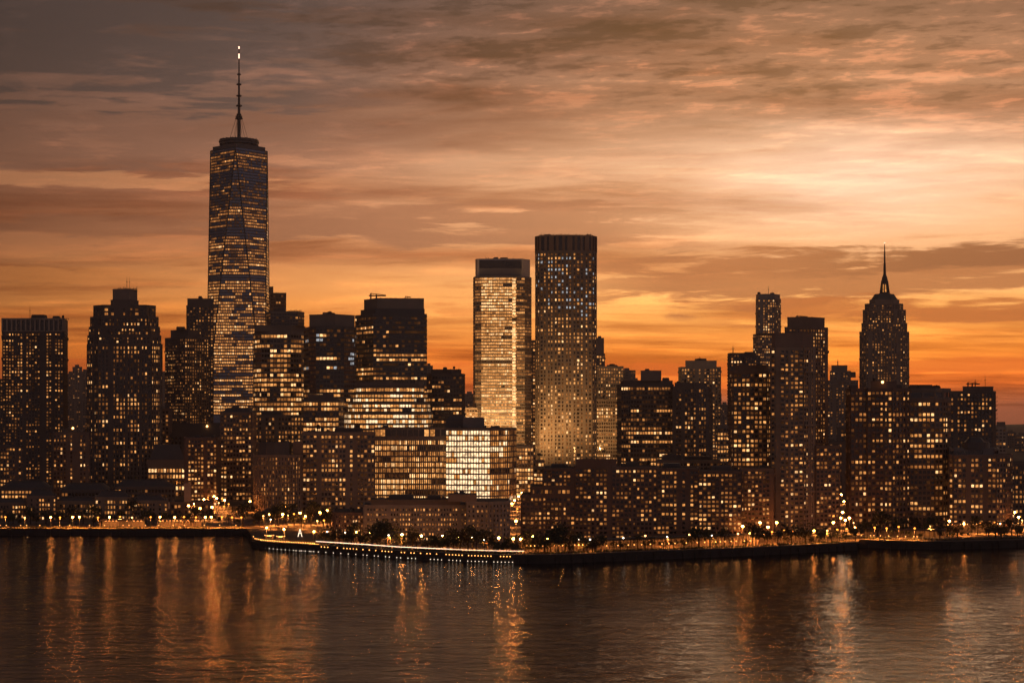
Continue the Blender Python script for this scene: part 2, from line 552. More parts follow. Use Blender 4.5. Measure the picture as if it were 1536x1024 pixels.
def windows_out(root, base, wins, most=100):
    """lit windows: the ones that show largest become parts, the rest one mesh"""
    wins.sort(key=lambda q: -q[0])
    mb = MB()
    for j, (key, c, u, n, v, ww, hh, k) in enumerate(wins):
        if j < most:
            o = bpy.data.objects.new('window', UNITQ[k])
            COL.objects.link(o)
            o.parent = root
            mt = Matrix(((u.x * ww, -n.x, v.x * hh, c.x - base[0]), (u.y * ww, -n.y, v.y * hh, c.y - base[1]), (u.z * ww, -n.z, v.z * hh, c.z - base[2]), (0, 0, 0, 1)))
            o.matrix_basis = mt
        else:
            a, b = u * ww / 2, v * hh / 2
            mb.face([c - a - b, c + a - b, c + a + b, c - a + b], k)
    if mb.f:
        tag(mb.build('lit_windows', W, root, base), kind='stuff')


def lit_pattern(rg, nf, nb, st):
    """which bays of which floors are lit, and how brightly: {(floor, bay): level}"""
    out = {}
    mode, p, lv = st['mode'], st['p'], st['lv']
    prof = st.get('prof')
    cf = [rg.uniform(.35, 1.65) for _ in range(nb)]
    for f in range(nf):
        t = (f + .5) / nf
        k = prof(t) if prof else 1.0
        if mode == 'res':
            ff = rg.choice((.35, .6, .9, 1.0, 1.3, 2.0))
            for b in range(nb):
                if rg.random() < p * k * ff * cf[b]:
                    out[f, b] = pick(rg, lv + .6 * (k - 1), st.get('sg', 1.6))
                    while b + 1 < nb and rg.random() < .34:      # a flat with several lit rooms
                        b += 1
                        out[f, b] = max(0, out[f, b - 1] - rg.choice((0, 0, 0, 1)))
                elif (f, b) not in out and rg.random() < st.get('dim', .22) * 1.3:
                    out[f, b] = rg.choice((0, 0, 1, 1, 2, 2))
        else:
            b = 0
            act = rg.random() < p * k
            fl = rg.gauss(lv, st.get('fsg', .9))
            while b < nb:
                run = rg.randint(2, max(3, nb // 2)) if act else rg.randint(1, 3)
                on = rg.random() < (st.get('on', .86) if act else .07 * k + .02)
                rl = fl + rg.gauss(0, st.get('rsg', .6))
                for j in range(b, min(b + run, nb)):
                    if on and rg.random() < (st.get('on', .86) + .07):
                        out[f, j] = pick(rg, rl, st.get('sg', 1.2))
                    elif rg.random() < st.get('dim', .2):
                        out[f, j] = rg.choice((0, 0, 1))
                b += run
    return out


def style(mode='res', fh=6.7, bw=6.5, pier=.33, span=.46, wall='concrete', glass='glass', p=.28, lv=4, pd=.35, sd=.22, **kw):
    d = dict(mode=mode, fh=fh, bw=bw, pier=pier, span=span, wall=wall, glass=glass, p=p, lv=lv, pd=pd, sd=sd)
    d.update(kw)
    return d


def flat(a, b):
    return [(a, 0), (b, 0)]


def side_r(a, c, b, dep=24):        # front face and a receding right flank
    return [(a, 0), (c, 0), (b, dep)]


def side_l(a, c, b, dep=24):        # receding left flank and a front face
    return [(a, dep), (c, 0), (b, 0)]


def cham(a, b, c, dd):
    return [(a, dd), (a + c, 0), (b - c, 0), (b, dd)]


def arc(a, b, dd, n=7, e=.5):
    out = []
    for i in range(n + 1):
        g = math.pi * (1 - i / n)
        out.append(((a + b) / 2 + (b - a) / 2 * math.cos(g), dd * (1 - math.sin(g) ** e)))
    return out


def plan(line, D, dep, back=1.0):
    f = [(X(px, D + dd), D + dd) for px, dd in line]
    (pl, dl), (pr, dr) = line[0], line[-1]
    m = max(dl, dr)
    return f, f + [(X(pr - back, D + m + dep), D + m + dep), (X(pl + back, D + m + dep), D + m + dep)]


def building(name, label, D, tiers, st, dep=28, base_y=None, gear=(), seed=None, cat='building', most=100, z0=None, group=None):
    """TIERS: (front line, top row, options). Each is a storeyed block standing on the one before."""
    rg = random.Random(seed if seed is not None else label)
    line0 = tiers[0][0]
    cx = (X(line0[0][0], D) + X(line0[-1][0], D)) / 2
    base = (cx, D, GZ)
    root = empty(name, base, label, cat, group)
    mpp = D / F
    zb = GZ if z0 is None else z0
    st = dict(st)
    if st['wall'] == 'brick':
        st['wall'] = random.Random(label + 'w').choice(('brick', 'brick_dark', 'sandstone', 'render_grey', 'brick'))
    wins = []
    for ti, (line, ytop, op) in enumerate(tiers):
        s = dict(st)
        s.update(op)
        zt = Z(ytop, D)
        z_lo = op['z0'] if 'z0' in op else zb
        if 'ybot' in op:
            z_lo = Z(op['ybot'], D)
        front, poly = plan(line, D, s.get('dep', dep), s.get('back', 1.0))
        blank = s.get('blank', False)
        wm, gm = M[s['wall']], M[s['glass']]
        core, skin = MB(), MB()
        part = s.get('part', 'wall' if ti == 0 else 'upper_wall')
        if blank:
            core.prism(poly, z_lo, zt, 0, 1, s.get('inset', 0.0))
            if not s.get('inset') and s.get('cap', True):      # coping along the top edge
                for a, b in zip(poly, poly[1:] + poly[:1]):
                    d = Vector((b[0] - a[0], b[1] - a[1])).normalized()
                    core.obox(a, b, (d.y, -d.x), -.3, .12, zt - .25, zt + .3, 0)
            core.build(part, [wm, M['roof']], root, base)
            zb = zt
            continue
        core.prism(poly, z_lo, zt - .4, 0, 1)
        fhm, bwm = s['fh'] * mpp, s['bw'] * mpp
        par = s.get('parapet', .5) * fhm
        foot = s.get('foot', 0.0) * fhm
        nf = max(1, int(round((zt - par - z_lo - foot) / fhm)))
        fhm = (zt - par - z_lo - foot) / nf
        ledges = set()
        if s['mode'] == 'res' and nf > 8 and s.get('mix', True):
            f = rg.randint(2, 4)
            while f < nf:
                ledges.add(f)
                f += rg.randint(5, 11)
        edges = list(zip(poly, poly[1:] + poly[:1]))
        for ei, (a, b) in enumerate(edges):
            d = Vector((b[0] - a[0], b[1] - a[1]))
            L = d.length
            d.normalize()
            n = (d.y, -d.x)
            isf = ei < len(front) - 1
            nb = max(1, int(round(L / bwm)))
            bl = L / nb
            pw, sh = bl * s['pier'], fhm * s['span']
            pd, sd = s['pd'], s['sd']
            for j in range(nb + 1):
                c = j * bl
                c0, c1 = max(0, c - pw / 2), min(L, c + pw / 2)
                wide = s.get('every')
                ppd = pd
                if wide and j % wide == 0 and 0 < j < nb:
                    c0, c1, ppd = c - pw * .95, c + pw * .95, pd * 1.5
                if pw > .01:
                    skin.obox((a[0] + d.x * c0, a[1] + d.y * c0), (a[0] + d.x * c1, a[1] + d.y * c1), n, -.05, ppd + .002 * (ei % 3), z_lo, zt - .06, 0)
            blankc, balc = set(), set()
            if s['mode'] == 'res' and nb >= 4 and isf and s.get('mix', True):
                blankc = {j for j in range(nb) if rg.random() < .10}
                balc = {j for j in range(nb) if j not in blankc and rg.random() < .16}
            for j in blankc:
                skin.obox((a[0] + d.x * j * bl, a[1] + d.y * j * bl), (a[0] + d.x * (j + 1) * bl, a[1] + d.y * (j + 1) * bl), n, -.05, pd * .82, z_lo, zt - .08, 0)
            for j in balc:
                q0, q1 = (a[0] + d.x * (j + .08) * bl, a[1] + d.y * (j + .08) * bl), (a[0] + d.x * (j + .92) * bl, a[1] + d.y * (j + .92) * bl)
                for f in range(1, nf):
                    zc = z_lo + foot + f * fhm
                    skin.obox(q0, q1, n, 0, pd + .9, zc - .12, zc + .04, 0)
                    skin.obox(q0, q1, n, pd + .82, pd + .88, zc + .041, zc + fhm * .36, 0)
            for f in range(nf + 1):
                zc = z_lo + foot + f * fhm
                lo = zc - sh / 2 if f else z_lo
                skin.obox(a, b, n, -.05, sd + .001 * (ei % 3) + (pd + .35 if f in ledges else 0), lo, zc + sh / 2 * (1.0 if f not in ledges else .9), 0)
            skin.obox(a, b, n, -.35, pd + .06 + .002 * (ei % 3), zt - par, zt, 0)
            # lit rooms
            if not isf and not s.get('all_sides', True):
                continue
            s2 = dict(s)
            if 'facets' in s and isf:
                s2['p'], s2['lv'] = s['facets'][ei]
            pat = lit_pattern(rg, nf, nb, s2)
            u, v, nn = Vector((d.x, d.y, 0)), Vector((0, 0, 1)), Vector((n[0], n[1], 0))
            mid = Vector((a[0] + d.x * L / 2, a[1] + d.y * L / 2, (z_lo + zt) / 2))
            face = nn.dot((Vector((0, 0, H)) - mid).normalized())
            cool = s.get('cool', 0.0)
            for (f, bb), k in pat.items():
                if bb in blankc:
                    continue
                if cool and k >= 3 and rg.random() < cool * (f / nf > .7):
                    k = 8
                if s.get('hot') and k >= s['hot']:
                    k = 9
                cxl, cz = (bb + .5) * bl, z_lo + foot + (f + .5) * fhm
                ww, hh = bl - pw - .06, fhm - sh - .06
                if s['mode'] == 'res' and rg.random() < .3:
                    ww *= rg.uniform(.5, .95)
                elif s['mode'] == 'res' and rg.random() < .12 and k >= 4:
                    ww, hh = ww * 1.25, hh * 1.2
                c = Vector((a[0] + d.x * cxl, a[1] + d.y * cxl, cz)) + nn * .07
                wins.append((ww * hh * max(face, 0.0) * (1 + .25 * min(k, 7)) if isf else 0.0, c, u, nn, v, ww, hh, k))
        core.build('glazing' if ti == 0 else 'upper_glazing', [gm, M[s.get('roof', 'roof')]], root, base)
        skin.build(part, [wm], root, base)
        zb = zt
    windows_out(root, base, wins, most)
    # small plant, vents and masts on the top roof
    pxa, pxb = tiers[-1][0][0][0], tiers[-1][0][-1][0]
    top = tiers[-1][1]
    if not tiers[-1][2].get('inset') and D < 1900 and pxb - pxa > 22 and not any(g[0] == 'crane' for g in gear):
        for j in range(max(2, int((pxb - pxa) / 22))):
            px = rg.uniform(pxa + 6, pxb - 6)
            t = rg.random()
            if t < .5:
                gear = list(gear) + [('unit', px, top - rg.uniform(1.2, 2.8), rg.uniform(4, 10), 4.5, rg.choice(('concrete_dark', 'metal_dark', 'concrete')))]
            elif t < .7:
                gear = list(gear) + [('rail', px, top - 2.6, rg.uniform(8, 16), 4.2)]
            elif t < .88:
                gear = list(gear) + [('mast', px, top - rg.uniform(4, 8), 10, max(.2, .3 * D / F * 1.2))]
            else:
                gear = list(gear) + [('tank', px, top - 5.5, 3.6, 7)]
    for g in gear:
        roof_gear(root, base, D, rg, *g)
    return root


def roof_gear(root, base, D, rg, kind, px, y, *a):
    """roof fittings: ('unit', px, yTop, widthpx, heightpx[, material]) and so on; y is the row of the top"""
    k = D / F
    mb = MB()
    x, z = X(px, D), Z(y, D)
    yy = D + (a[-1] if isinstance(a[-1], str) is False and kind == 'deep' else 6)
    if kind == 'unit':
        wd, ht = a[0] * k, a[1] * k
        mb.box(x - wd / 2, x + wd / 2, yy, yy + max(3, wd * .7), z - ht, z, 0)
        mb.box(x - wd / 2 + .3, x + wd / 2 - .3, yy + .4, yy + max(3, wd * .7) - .4, z + .002, z + .5, 0)
        for j in range(5):
            zz = z - ht * (.2 + .15 * j)
            mb.box(x - wd * .4, x + wd * .4, yy - .12, yy + .02, zz - ht * .04, zz + ht * .03, 0)
        mb.build('roof_unit', M[a[2] if len(a) > 2 else 'concrete_dark'], root, base)
    elif kind == 'mast':
        ht = a[0] * k
        r = a[1] * k if len(a) > 1 else .35
        mb.tube((x, yy, z - ht), (x, yy, z - ht * .4), r, r * .7, 6)
        mb.tube((x, yy, z - ht * .4), (x, yy, z), r * .6, r * .25, 6)
        mb.box(x - r * 3, x + r * 3, yy - .2, yy + .2, z - ht * .45, z - ht * .45 + .25)
        mb.build('antenna', M['iron'], root, base)
    elif kind == 'tank':
        r, ht = a[0] * k / 2, a[1] * k
        for g in range(4):
            mb.tube((x + r * .7 * math.cos(g * 1.571 + .7), yy + r + r * .7 * math.sin(g * 1.571 + .7), z - ht), (x + r * .7 * math.cos(g * 1.571 + .7), yy + r + r * .7 * math.sin(g * 1.571 + .7), z - ht * .55), r * .12, None, 5)
        mb.tube((x, yy + r, z - ht * .6), (x, yy + r, z - ht * .2), r, None, 10)
        mb.tube((x, yy + r, z - ht * .2), (x, yy + r, z), r * 1.08, .05, 10)
        mb.build('water_tank', M['bark'], root, base)
    elif kind == 'rail':
        wd, ht = a[0] * k, a[1] * k
        n = max(4, int(wd / (2.4 * k)))
        for j in range(n + 1):
            xx = x - wd / 2 + wd * j / n
            hj = ht * (rg.uniform(.35, 1.0))
            hw = max(.1, .42 * k)
            mb.box(xx - hw, xx + hw, yy, yy + .3, z - ht, z - ht + hj)
        mb.box(x - wd / 2, x + wd / 2, yy + .05, yy + .15, z - ht * .62, z - ht * .5)
        mb.build('roof_railing', M['iron'], root, base)
    elif kind == 'crane':
        wd, ht = a[0] * k, a[1] * k
        mb.box(x - wd * .42, x - wd * .34, yy, yy + 1, z - ht, z)
        mb.box(x - wd * .1, x - wd * .02, yy, yy + 1, z - ht, z - ht * .2)
        mb.box(x - wd / 2, x + wd / 2, yy + .1, yy + .9, z - ht * .5, z - ht * .28)
        mb.tube((x - wd * .38, yy + .5, z), (x + wd * .5, yy + .5, z - ht * .3), ht * .07, ht * .05, 5)
        mb.build('maintenance_crane', M['iron'], root, base)
    elif kind == 'lamp':
        r = a[0] * k / 2
        mb.ball((x, yy - 7, z), r, 0)
        mb.build('roof_light', LAMP_WARM, root, base)

BL = {'blank': True}


def rising(lo, hi):
    return lambda t: hi + (lo - hi) * t


# ---------------------------------------------------------------- the tallest tower: a tapering antiprism with a spire
def spire_tower():
    D = 2190.0
    Dm = D + 38
    rg = random.Random(8)
    base = (X(358.5, D + 38), D + 38, GZ)
    root = empty('skyscraper', base, 'tallest glass skyscraper with tapering triangular faces and a long needle spire', 'skyscraper')
    cx, cy = base[0], base[1]
    hb = 87.5 * D / F / 2
    zt, zb = Z(227, Dm), 50.0
    rot = R(2.5)
    P = lambda x, y, z: Vector((cx + x * math.cos(rot) - y * math.sin(rot), cy + x * math.sin(rot) + y * math.cos(rot), z))
    B = [P(-hb, -hb, zb), P(hb, -hb, zb), P(hb, hb, zb), P(-hb, hb, zb)]
    T = [P(0, -hb * .98, zt), P(hb * .98, 0, zt), P(0, hb * .98, zt), P(-hb * .98, 0, zt)]
    core, skin = MB(), MB()
    core.hexa([(b.x, b.y, GZ) for b in B] + [tuple(b) for b in B])
    tris = []
    for k in range(4):
        tris.append((B[k], B[(k + 1) % 4], T[k], T[k]))                 # base edge, apex above
        tris.append((B[(k + 1) % 4], B[(k + 1) % 4], T[(k + 1) % 4], T[k]))   # apex below, top edge
    wins = []
    fh = 4.45 * D / F
    for bl, br, tr, tl in tris:
        core.face([bl, br, tr] if bl != br and tl == tr else [bl, tr, tl])
        up = ((tl + tr) / 2 - (bl + br) / 2).normalized()
        u = ((br - bl) + (tr - tl)).normalized()
        n = u.cross(up).normalized()
        v = n.cross(u)
        nf = int((zt - zb) / fh)
        face = n.dot((Vector((0, 0, H)) - (bl + tr) / 2).normalized())
        for f in range(nf + 1):
            t0 = f / nf
            l0, r0 = bl.lerp(tl, t0), br.lerp(tr, t0)
            if (r0 - l0).length < 1.2:
                continue
            sh = .16 * fh
            q = [l0 - v * sh, r0 - v * sh, r0 + v * sh, l0 + v * sh]
            skin.hexa([q[0] + n * .25, q[1] + n * .25, q[1] - n * .1, q[0] - n * .1, q[3] + n * .25, q[2] + n * .25, q[2] - n * .1, q[3] - n * .1])
            if f == nf:
                break
            t = (f + .5) / nf
            l, r = bl.lerp(tl, t), br.lerp(tr, t)
            L = (r - l).length
            # plant floors stay dark; the lower half is busier
            row = 227 + (1 - t) * (Z(227, Dm) - zb) * F / D
            dark = any(a < row < b for a, b in ((262, 274), (349, 362), (420, 428), (227, 233)))
            if row < 262:
                pr, lv = (.75 if row > 236 else .3), 3.0
            elif row < 318:
                pr, lv = .22, 2.6
            else:
                pr, lv = .82, 3.5 + min(1.5, max(0, (row - 330) / 130))
            ff = rg.uniform(.65, 1.25)
            fl = rg.gauss(lv, .8)
            bw = 3.4 * D / F
            nb = max(1, int(L / bw))
            off = (L - nb * bw) / 2
            run, on = 0, False
            for b in range(nb):
                if run <= 0:
                    run, on = rg.randint(2, 7), rg.random() < pr * ff
                run -= 1
                if dark:
                    if rg.random() > .06:
                        continue
                    k = 1
                elif on:
                    k = pick(rg, fl, .8)
                elif rg.random() < .4:
                    k = rg.choice((0, 1))
                else:
                    continue
                c = l + u * (off + (b + .5) * bw) + n * .08
                wins.append((max(face, 0) * (1 + k), c, u, n, v, bw - .7, fh * (.5 + .1 * rg.random()), k))
    for k in range(4):      # bright metal arrises
        for a, b in ((B[k], T[k]), (B[(k + 1) % 4], T[k])):
            skin.tube(a, b, .8, .8, 5, 1)
        skin.tube(T[k], T[(k + 1) % 4], .8, .8, 5)
    core.face(T)
    core.build('glazing', M['glass_blue'], root, base)
    skin.build('floor_edges', [M['metal_dark'], M['iron']], root, base)
    windows_out(root, base, wins)
    # set-back parapet and the ring platform
    mb = MB()
    top = [((p.x - cx) * .93 + cx, (p.y - cy) * .93 + cy) for p in T]
    mb.prism(top, zt - 1, Z(221, Dm))
    mb.build('parapet', M['metal_dark'], root, base)
    mb = MB()
    rr = 30.5 * D / F
    ring = lambda r: [(cx + r * math.cos(j * math.pi / 12), cy + r * math.sin(j * math.pi / 12)) for j in range(24)]
    for y0, y1, s in ((221, 218.5, .80), (218, 215.5, .97), (214.5, 213, 1.0), (212.2, 210.8, .98)):
        mb.prism(ring(rr * s), Z(y0, Dm), Z(y1, Dm))
    for x, y in ring(rr * .93):
        mb.tube((x, y, Z(221, Dm)), (x, y, Z(210, Dm)), .7, .7, 5)
    for j in range(16):
        g = j * math.pi / 8 + .2
        x, y = cx + rr * .9 * math.cos(g), cy + rr * .9 * math.sin(g)
        mb.box(x - .5, x + .5, y - .5, y + .5, Z(211, Dm), Z(rg.uniform(208, 210), Dm))
    mb.build('ring_platform', M['metal_dark'], root, base)
    mb = MB()
    x0 = cx
    zz = lambda y: Z(y, Dm)
    for ya, yb, ra, rb in ((221, 177, 2.6, 2.3), (177, 155, 2.0, 1.7), (155, 128, 1.6, 1.3), (128, 108, 1.2, .95), (108, 90, .9, .75), (90, 76, .75, .6), (76, 68, .5, .15)):
        mb.tube((x0, cy, zz(ya)), (x0, cy, zz(yb)), ra, rb, 8)
    for y, r in ((178, 5.2), (175, 4.6), (172, 3.4), (159, 4.0), (144, 3.6), (127, 3.4), (112, 2.6)):
        mb.tube((x0, cy, zz(y + .9)), (x0, cy, zz(y - .9)), r, r, 10)
    sp_ = mb.build('spire', M['iron'], root, base)
    mb = MB()
    for g in range(6):
        a = g * math.pi / 3 + .3
        mb.tube((x0 + 14 * math.cos(a) * .95, cy + 14 * math.sin(a), zz(212)), (x0 + 4 * math.cos(a), cy + 4 * math.sin(a), zz(178)), .28, .28, 4)
    mb.build('stay_cable', M['iron'], root, base)
    mb = MB()
    for y0, y1 in ((73.5, 70), (88, 81)):
        mb.tube((x0, cy, zz(y0)), (x0, cy, zz(y1)), .95, .85, 8)
    mb.build('mast_light', RED_LIGHT, sp_, base)


spire_tower()

# ---------------------------------------------------------------- left side
RES = style('res')
building('office_tower', 'square tower with a crown of dark vertical panels at the far left of the skyline', 1100,
         [(side_r(4, 95, 101, 40), 497, {'foot': 1}), (side_r(4, 95, 100, 34), 477, {'fh': 18, 'bw': 7.2, 'pier': .3, 'span': .12, 'p': 0, 'dim': 0, 'parapet': .1, 'part': 'crown', 'wall': 'concrete_pale', 'pd': .8})],
         style('res', 4.7, 4.3, .42, .45, 'concrete_dark', p=.25, lv=3.6, dim=.3, prof=lambda t: 1.5 if t > .72 else .9),
         gear=[('mast', 41, 456, 21, .45), ('unit', 53, 472, 20, 5), ('unit', 80, 474, 10, 3)])
building('office_tower', 'dark edge tower cut off by the left side of the picture', 1300, [(flat(-30, 5), 568, {})], style('res', 4.7, 4.3, wall='concrete_dark', p=.15, lv=3))
t3 = style('res', 6.4, 5.2, .45, .4, 'concrete_dark', p=.26, lv=4.3, dim=.3, every=4)
building('apartment_tower', 'stepped shouldered tower with a square penthouse, second large tower from the left', 1050,
         [(cham(131, 243, 16, 9), 515, {}), (cham(132, 241, 16, 9), 502, {'dim': .2}), (cham(134, 239, 16, 9), 489, {}), (cham(136, 237, 16, 9), 474, {}),
          (cham(141, 233, 14, 8), 457, {'fh': 8, 'bw': 9, 'p': .35, 'part': 'crown'}),
          ([(166, 4), (169, 0), (196, 0), (208, 10)], 450, {'blank': True, 'part': 'penthouse', 'dep': 16}), ([(169, 4), (171, 0), (194, 0), (206, 10)], 434, {'blank': True, 'part': 'penthouse', 'dep': 14, 'wall': 'concrete'})],
         t3, dep=34, gear=[('rail', 187, 429, 30, 6), ('mast', 187, 413, 20, .45), ('mast', 191, 414, 18, .3)])
building('office_tower', 'dark tower with a stepped roof just left of the tallest skyscraper, front one of two', 1300,
         [([(248, 22), (277, 0), (313, 16)], 505, {}), ([(256, 20), (282, 4), (300, 16)], 494, {'blank': True, 'part': 'penthouse', 'dep': 10})],
         style('res', 4.6, 4.2, .5, .48, 'concrete_dark', p=.36, lv=3.8, dim=.3), gear=[('unit', 268, 490, 12, 4)])
building('office_tower', 'slender tower rising behind the stepped roof left of the tallest skyscraper', 1460,
         [(flat(280, 320), 458, {}), (flat(281, 320), 448, {'blank': True, 'part': 'penthouse'})], style('res', 4.6, 4.4, .5, .48, 'concrete_dark', p=.25, lv=3.6), gear=[('unit', 298, 444, 5, 3)])

# ---------------------------------------------------------------- offices right of the tall tower
OFF = style('off', 7.2, 5.2, .16, .42, 'metal_dark', 'glass', p=.6, lv=4.6, pd=.2, sd=.3, dim=.25)
building('office_block', 'rounded office block with rows of bright floors right of the tallest skyscraper', 1250,
         [([(380, 26), (383, 12), (392, 3), (405, 0), (436, 0), (452, 8), (458, 22)], 497, {'prof': lambda t: 1.45 if .25 < t < .75 else .8}),
          (side_r(383, 437, 458, 24), 488, {'blank': True, 'wall': 'concrete', 'part': 'parapet', 'dep': 22}),
          ([(400, 18), (406, 6), (447, 6), (456, 18)], 466, {'fh': 5, 'bw': 4, 'p': .2, 'lv': 3, 'part': 'penthouse', 'dep': 16})],
         style('off', 7.2, 4.8, .16, .44, 'concrete', 'glass', p=.8, lv=4.9, pd=.2, sd=.3, dim=.3), gear=[('unit', 420, 462, 12, 4), ('rail', 440, 463, 20, 4)])
building('office_tower', 'thin dark tower top peeping out behind the rounded office block', 2300, [(flat(402, 429), 439, {}), (flat(402, 410), 430, {'blank': True, 'part': 'penthouse'})], style('off', 5, 4, wall='concrete_dark', p=.1, lv=2), dep=20)
building('office_block', 'dark office tower with bright middle floors between the rounded block and the flat-topped dark tower', 1150,
         [([(456, 30), (464, 8), (474, 0), (516, 0), (531, 10), (534, 26)], 489, {'prof': lambda t: 1.8 if .38 < t < .62 or t < .2 else .35}),
          ([(464, 10), (503, 4), (532, 18)], 471, {'blank': True, 'wall': 'concrete', 'part': 'penthouse', 'dep': 12})],
         style('off', 6.9, 5, .16, .44, 'metal_dark', 'glass', p=.5, lv=4.8, pd=.2, sd=.3, cool=.6), gear=[('unit', 493, 467, 6, 4)])
building('office_tower', 'broad dark flat-topped tower with a crane on its roof in the left centre', 1200,
         [([(533, 26), (560, 0), (640, 5)], 470, {}), ([(541, 22), (563, 2), (637, 7)], 463, {'blank': True, 'part': 'parapet', 'dep': 20}), ([(546, 22), (566, 3), (636, 7)], 447, {'blank': True, 'wall': 'concrete', 'part': 'penthouse', 'dep': 18})],
         style('off', 6.9, 4.6, .14, .5, 'metal_dark', 'glass', p=.26, lv=4.2, pd=.16, sd=.3, dim=.35), gear=[('crane', 565, 439, 26, 9), ('crane', 611, 443, 9, 5), ('rail', 600, 445, 60, 3)])
TER = style('off', 7.6, 4.6, .14, .4, 'concrete_dark', 'glass', p=1, lv=6.0, pd=.2, sd=.3, every=3, parapet=.3, on=.95, fsg=.5, hot=7)
building('office_block', 'terraced office block with bowed bright floors narrowing upward at left centre', 1000,
         [([(517, 24), (524, 8), (540, 0), (585, -3), (626, 0), (642, 8), (649, 24)], 618, {}), ([(522, 24), (529, 9), (544, 2), (585, -1), (622, 2), (638, 9), (645, 24)], 603, {}),
          ([(527, 24), (534, 11), (548, 5), (585, 2), (618, 5), (634, 11), (641, 24)], 588, {}), ([(532, 24), (539, 13), (552, 8), (585, 5), (614, 8), (629, 13), (636, 24)], 578, {'lv': 5}),
          ([(533, 24), (540, 15), (585, 8), (628, 15), (635, 24)], 572, {'blank': True, 'wall': 'concrete', 'part': 'parapet', 'dep': 18})], TER)
building('office_block', 'low bright office block at the left foot of the terraced office block', 985,
         [(side_r(455, 508, 516, 20), 598, {}), (flat(462, 500), 592, {'blank': True, 'part': 'penthouse', 'wall': 'concrete_dark', 'dep': 10})],
         style('off', 7.6, 4.6, .16, .42, 'concrete_dark', 'glass', p=.8, lv=5.2, pd=.2, sd=.3, every=4))
building('office_block', 'dark block with few lit floors left of the bright glass tower', 1300,
         [([(641, 6), (648, 0), (693, 0), (697, 16)], 560, {}), ([(646, 5), (676, 2), (692, 10)], 554, {'blank': True, 'part': 'penthouse', 'dep': 14})],
         style('off', 6.6, 4.6, .25, .46, 'concrete_dark', 'glass', p=.3, lv=4), gear=[('unit', 667, 551, 6, 3), ('mast', 688, 550, 8)])
building('office_block', 'bright lit low block seen between the dark block and the glass tower', 1480, [(flat(692, 716), 611, {})], style('off', 5, 4.2, .2, .4, p=.9, lv=5))

# the wide glazed block: three facades of one building
building('office_block', 'wide glazed block with a grid of amber windows, left wing of the bright centre block', 900,
         [(flat(562, 669), 655, {'prof': lambda t: 1.1}), (flat(562, 669), 641, {'fh': 12, 'bw': 8.5, 'pier': .12, 'span': .2, 'p': 0, 'dim': 0, 'parapet': .15, 'wall': 'stone', 'part': 'louvre_floor'})],
         style('off', 8.3, 3.1, .3, .3, 'stone', 'glass_warm', p=1, lv=5.2, pd=.35, sd=.25, dim=.4, every=2, on=.9, sg=.8, fsg=.5, rsg=.7))
building('office_block', 'brightest block with pale yellow windows and faceted right flank in the centre', 896,
         [([(669, 0), (735, -4), (764, 4), (774, 16)], 642, {})],
         style('off', 8.3, 4.2, .2, .27, 'stone', 'glass_warm', p=1, lv=6.3, pd=.3, sd=.25, every=4, dim=.4, parapet=.3, on=.98, sg=.7, fsg=.5, rsg=.4, hot=6, facets=[(1, 6.7), (.95, 4.4), (.9, 4.0)]),
         gear=[('unit', 710, 627, 32, 14, 'metal_grey')])
tw = empty('cooling_tower', (X(685, 905), 905, Z(641, 905)), 'dark rounded plant house on the roof of the glazed centre block', 'plant house')
mb = MB()
mb.prism([(X(668, 905), 905), (X(702, 905), 905), (X(702, 905), 918), (X(668, 905), 918)], Z(641.5, 905), Z(630, 905), 0, 0)
mb.prism([(X(669, 905), 905.4), (X(701, 905), 905.4), (X(701, 905), 917.6), (X(669, 905), 917.6)], Z(630, 905), Z(623, 905), 0, 0, .38)
mb.build('casing', M['metal_dark'], tw, tuple(tw.location))

# ---------------------------------------------------------------- the pair of central towers
D13 = 1500
rt = building('skyscraper', 'golden glass tower with a dark framed crown, left of the two central towers', D13,
              [([(710, 16), (713, 4), (722, 0), (768, -1), (775, 0), (787, 3), (797, 16)], 414, {'facets': [(.3, 2.6), (.75, 3.6), (.97, 5.9), (.97, 5.5), (.75, 4.0), (.3, 2.6)]}),
               ([(713, 12), (716, 3), (784, 3), (795, 14)], 388, {'blank': True, 'wall': 'metal_pale', 'part': 'crown', 'dep': 22})],
              style('off', 4.6, 2.7, .14, .38, 'metal_grey', 'glass_warm', p=.97, lv=5.0, pd=.16, sd=.26, dim=.7, parapet=.4, sg=.5, fsg=.7, rsg=.35, on=.95), dep=30,
              gear=[('rail', 745, 385, 30, 4), ('unit', 756, 386, 12, 3)])
b13 = tuple(rt.location)
mb = MB()
mb.obox((X(719, D13), D13 + 2.2), (X(782, D13), D13 + 2.2), (0, -1), -.5, .5, Z(402, D13), Z(390, D13), 0)
mb.build('crown_glazing', M['glass'], rt, b13)
mb = MB()
mb.obox((X(719, D13), D13 + 2.2), (X(782, D13), D13 + 2.2), (0, -1), -.5, .7, Z(413, D13), Z(402.4, D13), 0)
mb.build('crown_band', M['metal_grey'], rt, b13)
mb = MB()
rg = random.Random(4)
for j in range(56):
    yy = 418 + j * 4.6
    if rg.random() < .93:
        mb.box(X(768.6, D13), X(773.4, D13), D13 - 1.3, D13 - 1.0, Z(yy + 3.2, D13), Z(yy, D13), rg.choice((0, 0, 1)))
tag(mb.build('stair_window', [W[7], W[6]], rt, b13), kind='stuff')
building('office_tower', 'thin dark sliver tower in the gap between the two central towers', 1800, [(flat(795, 807), 510, {})], style('res', 5, 4, wall='concrete_dark', p=.45, lv=4.2), dep=20)

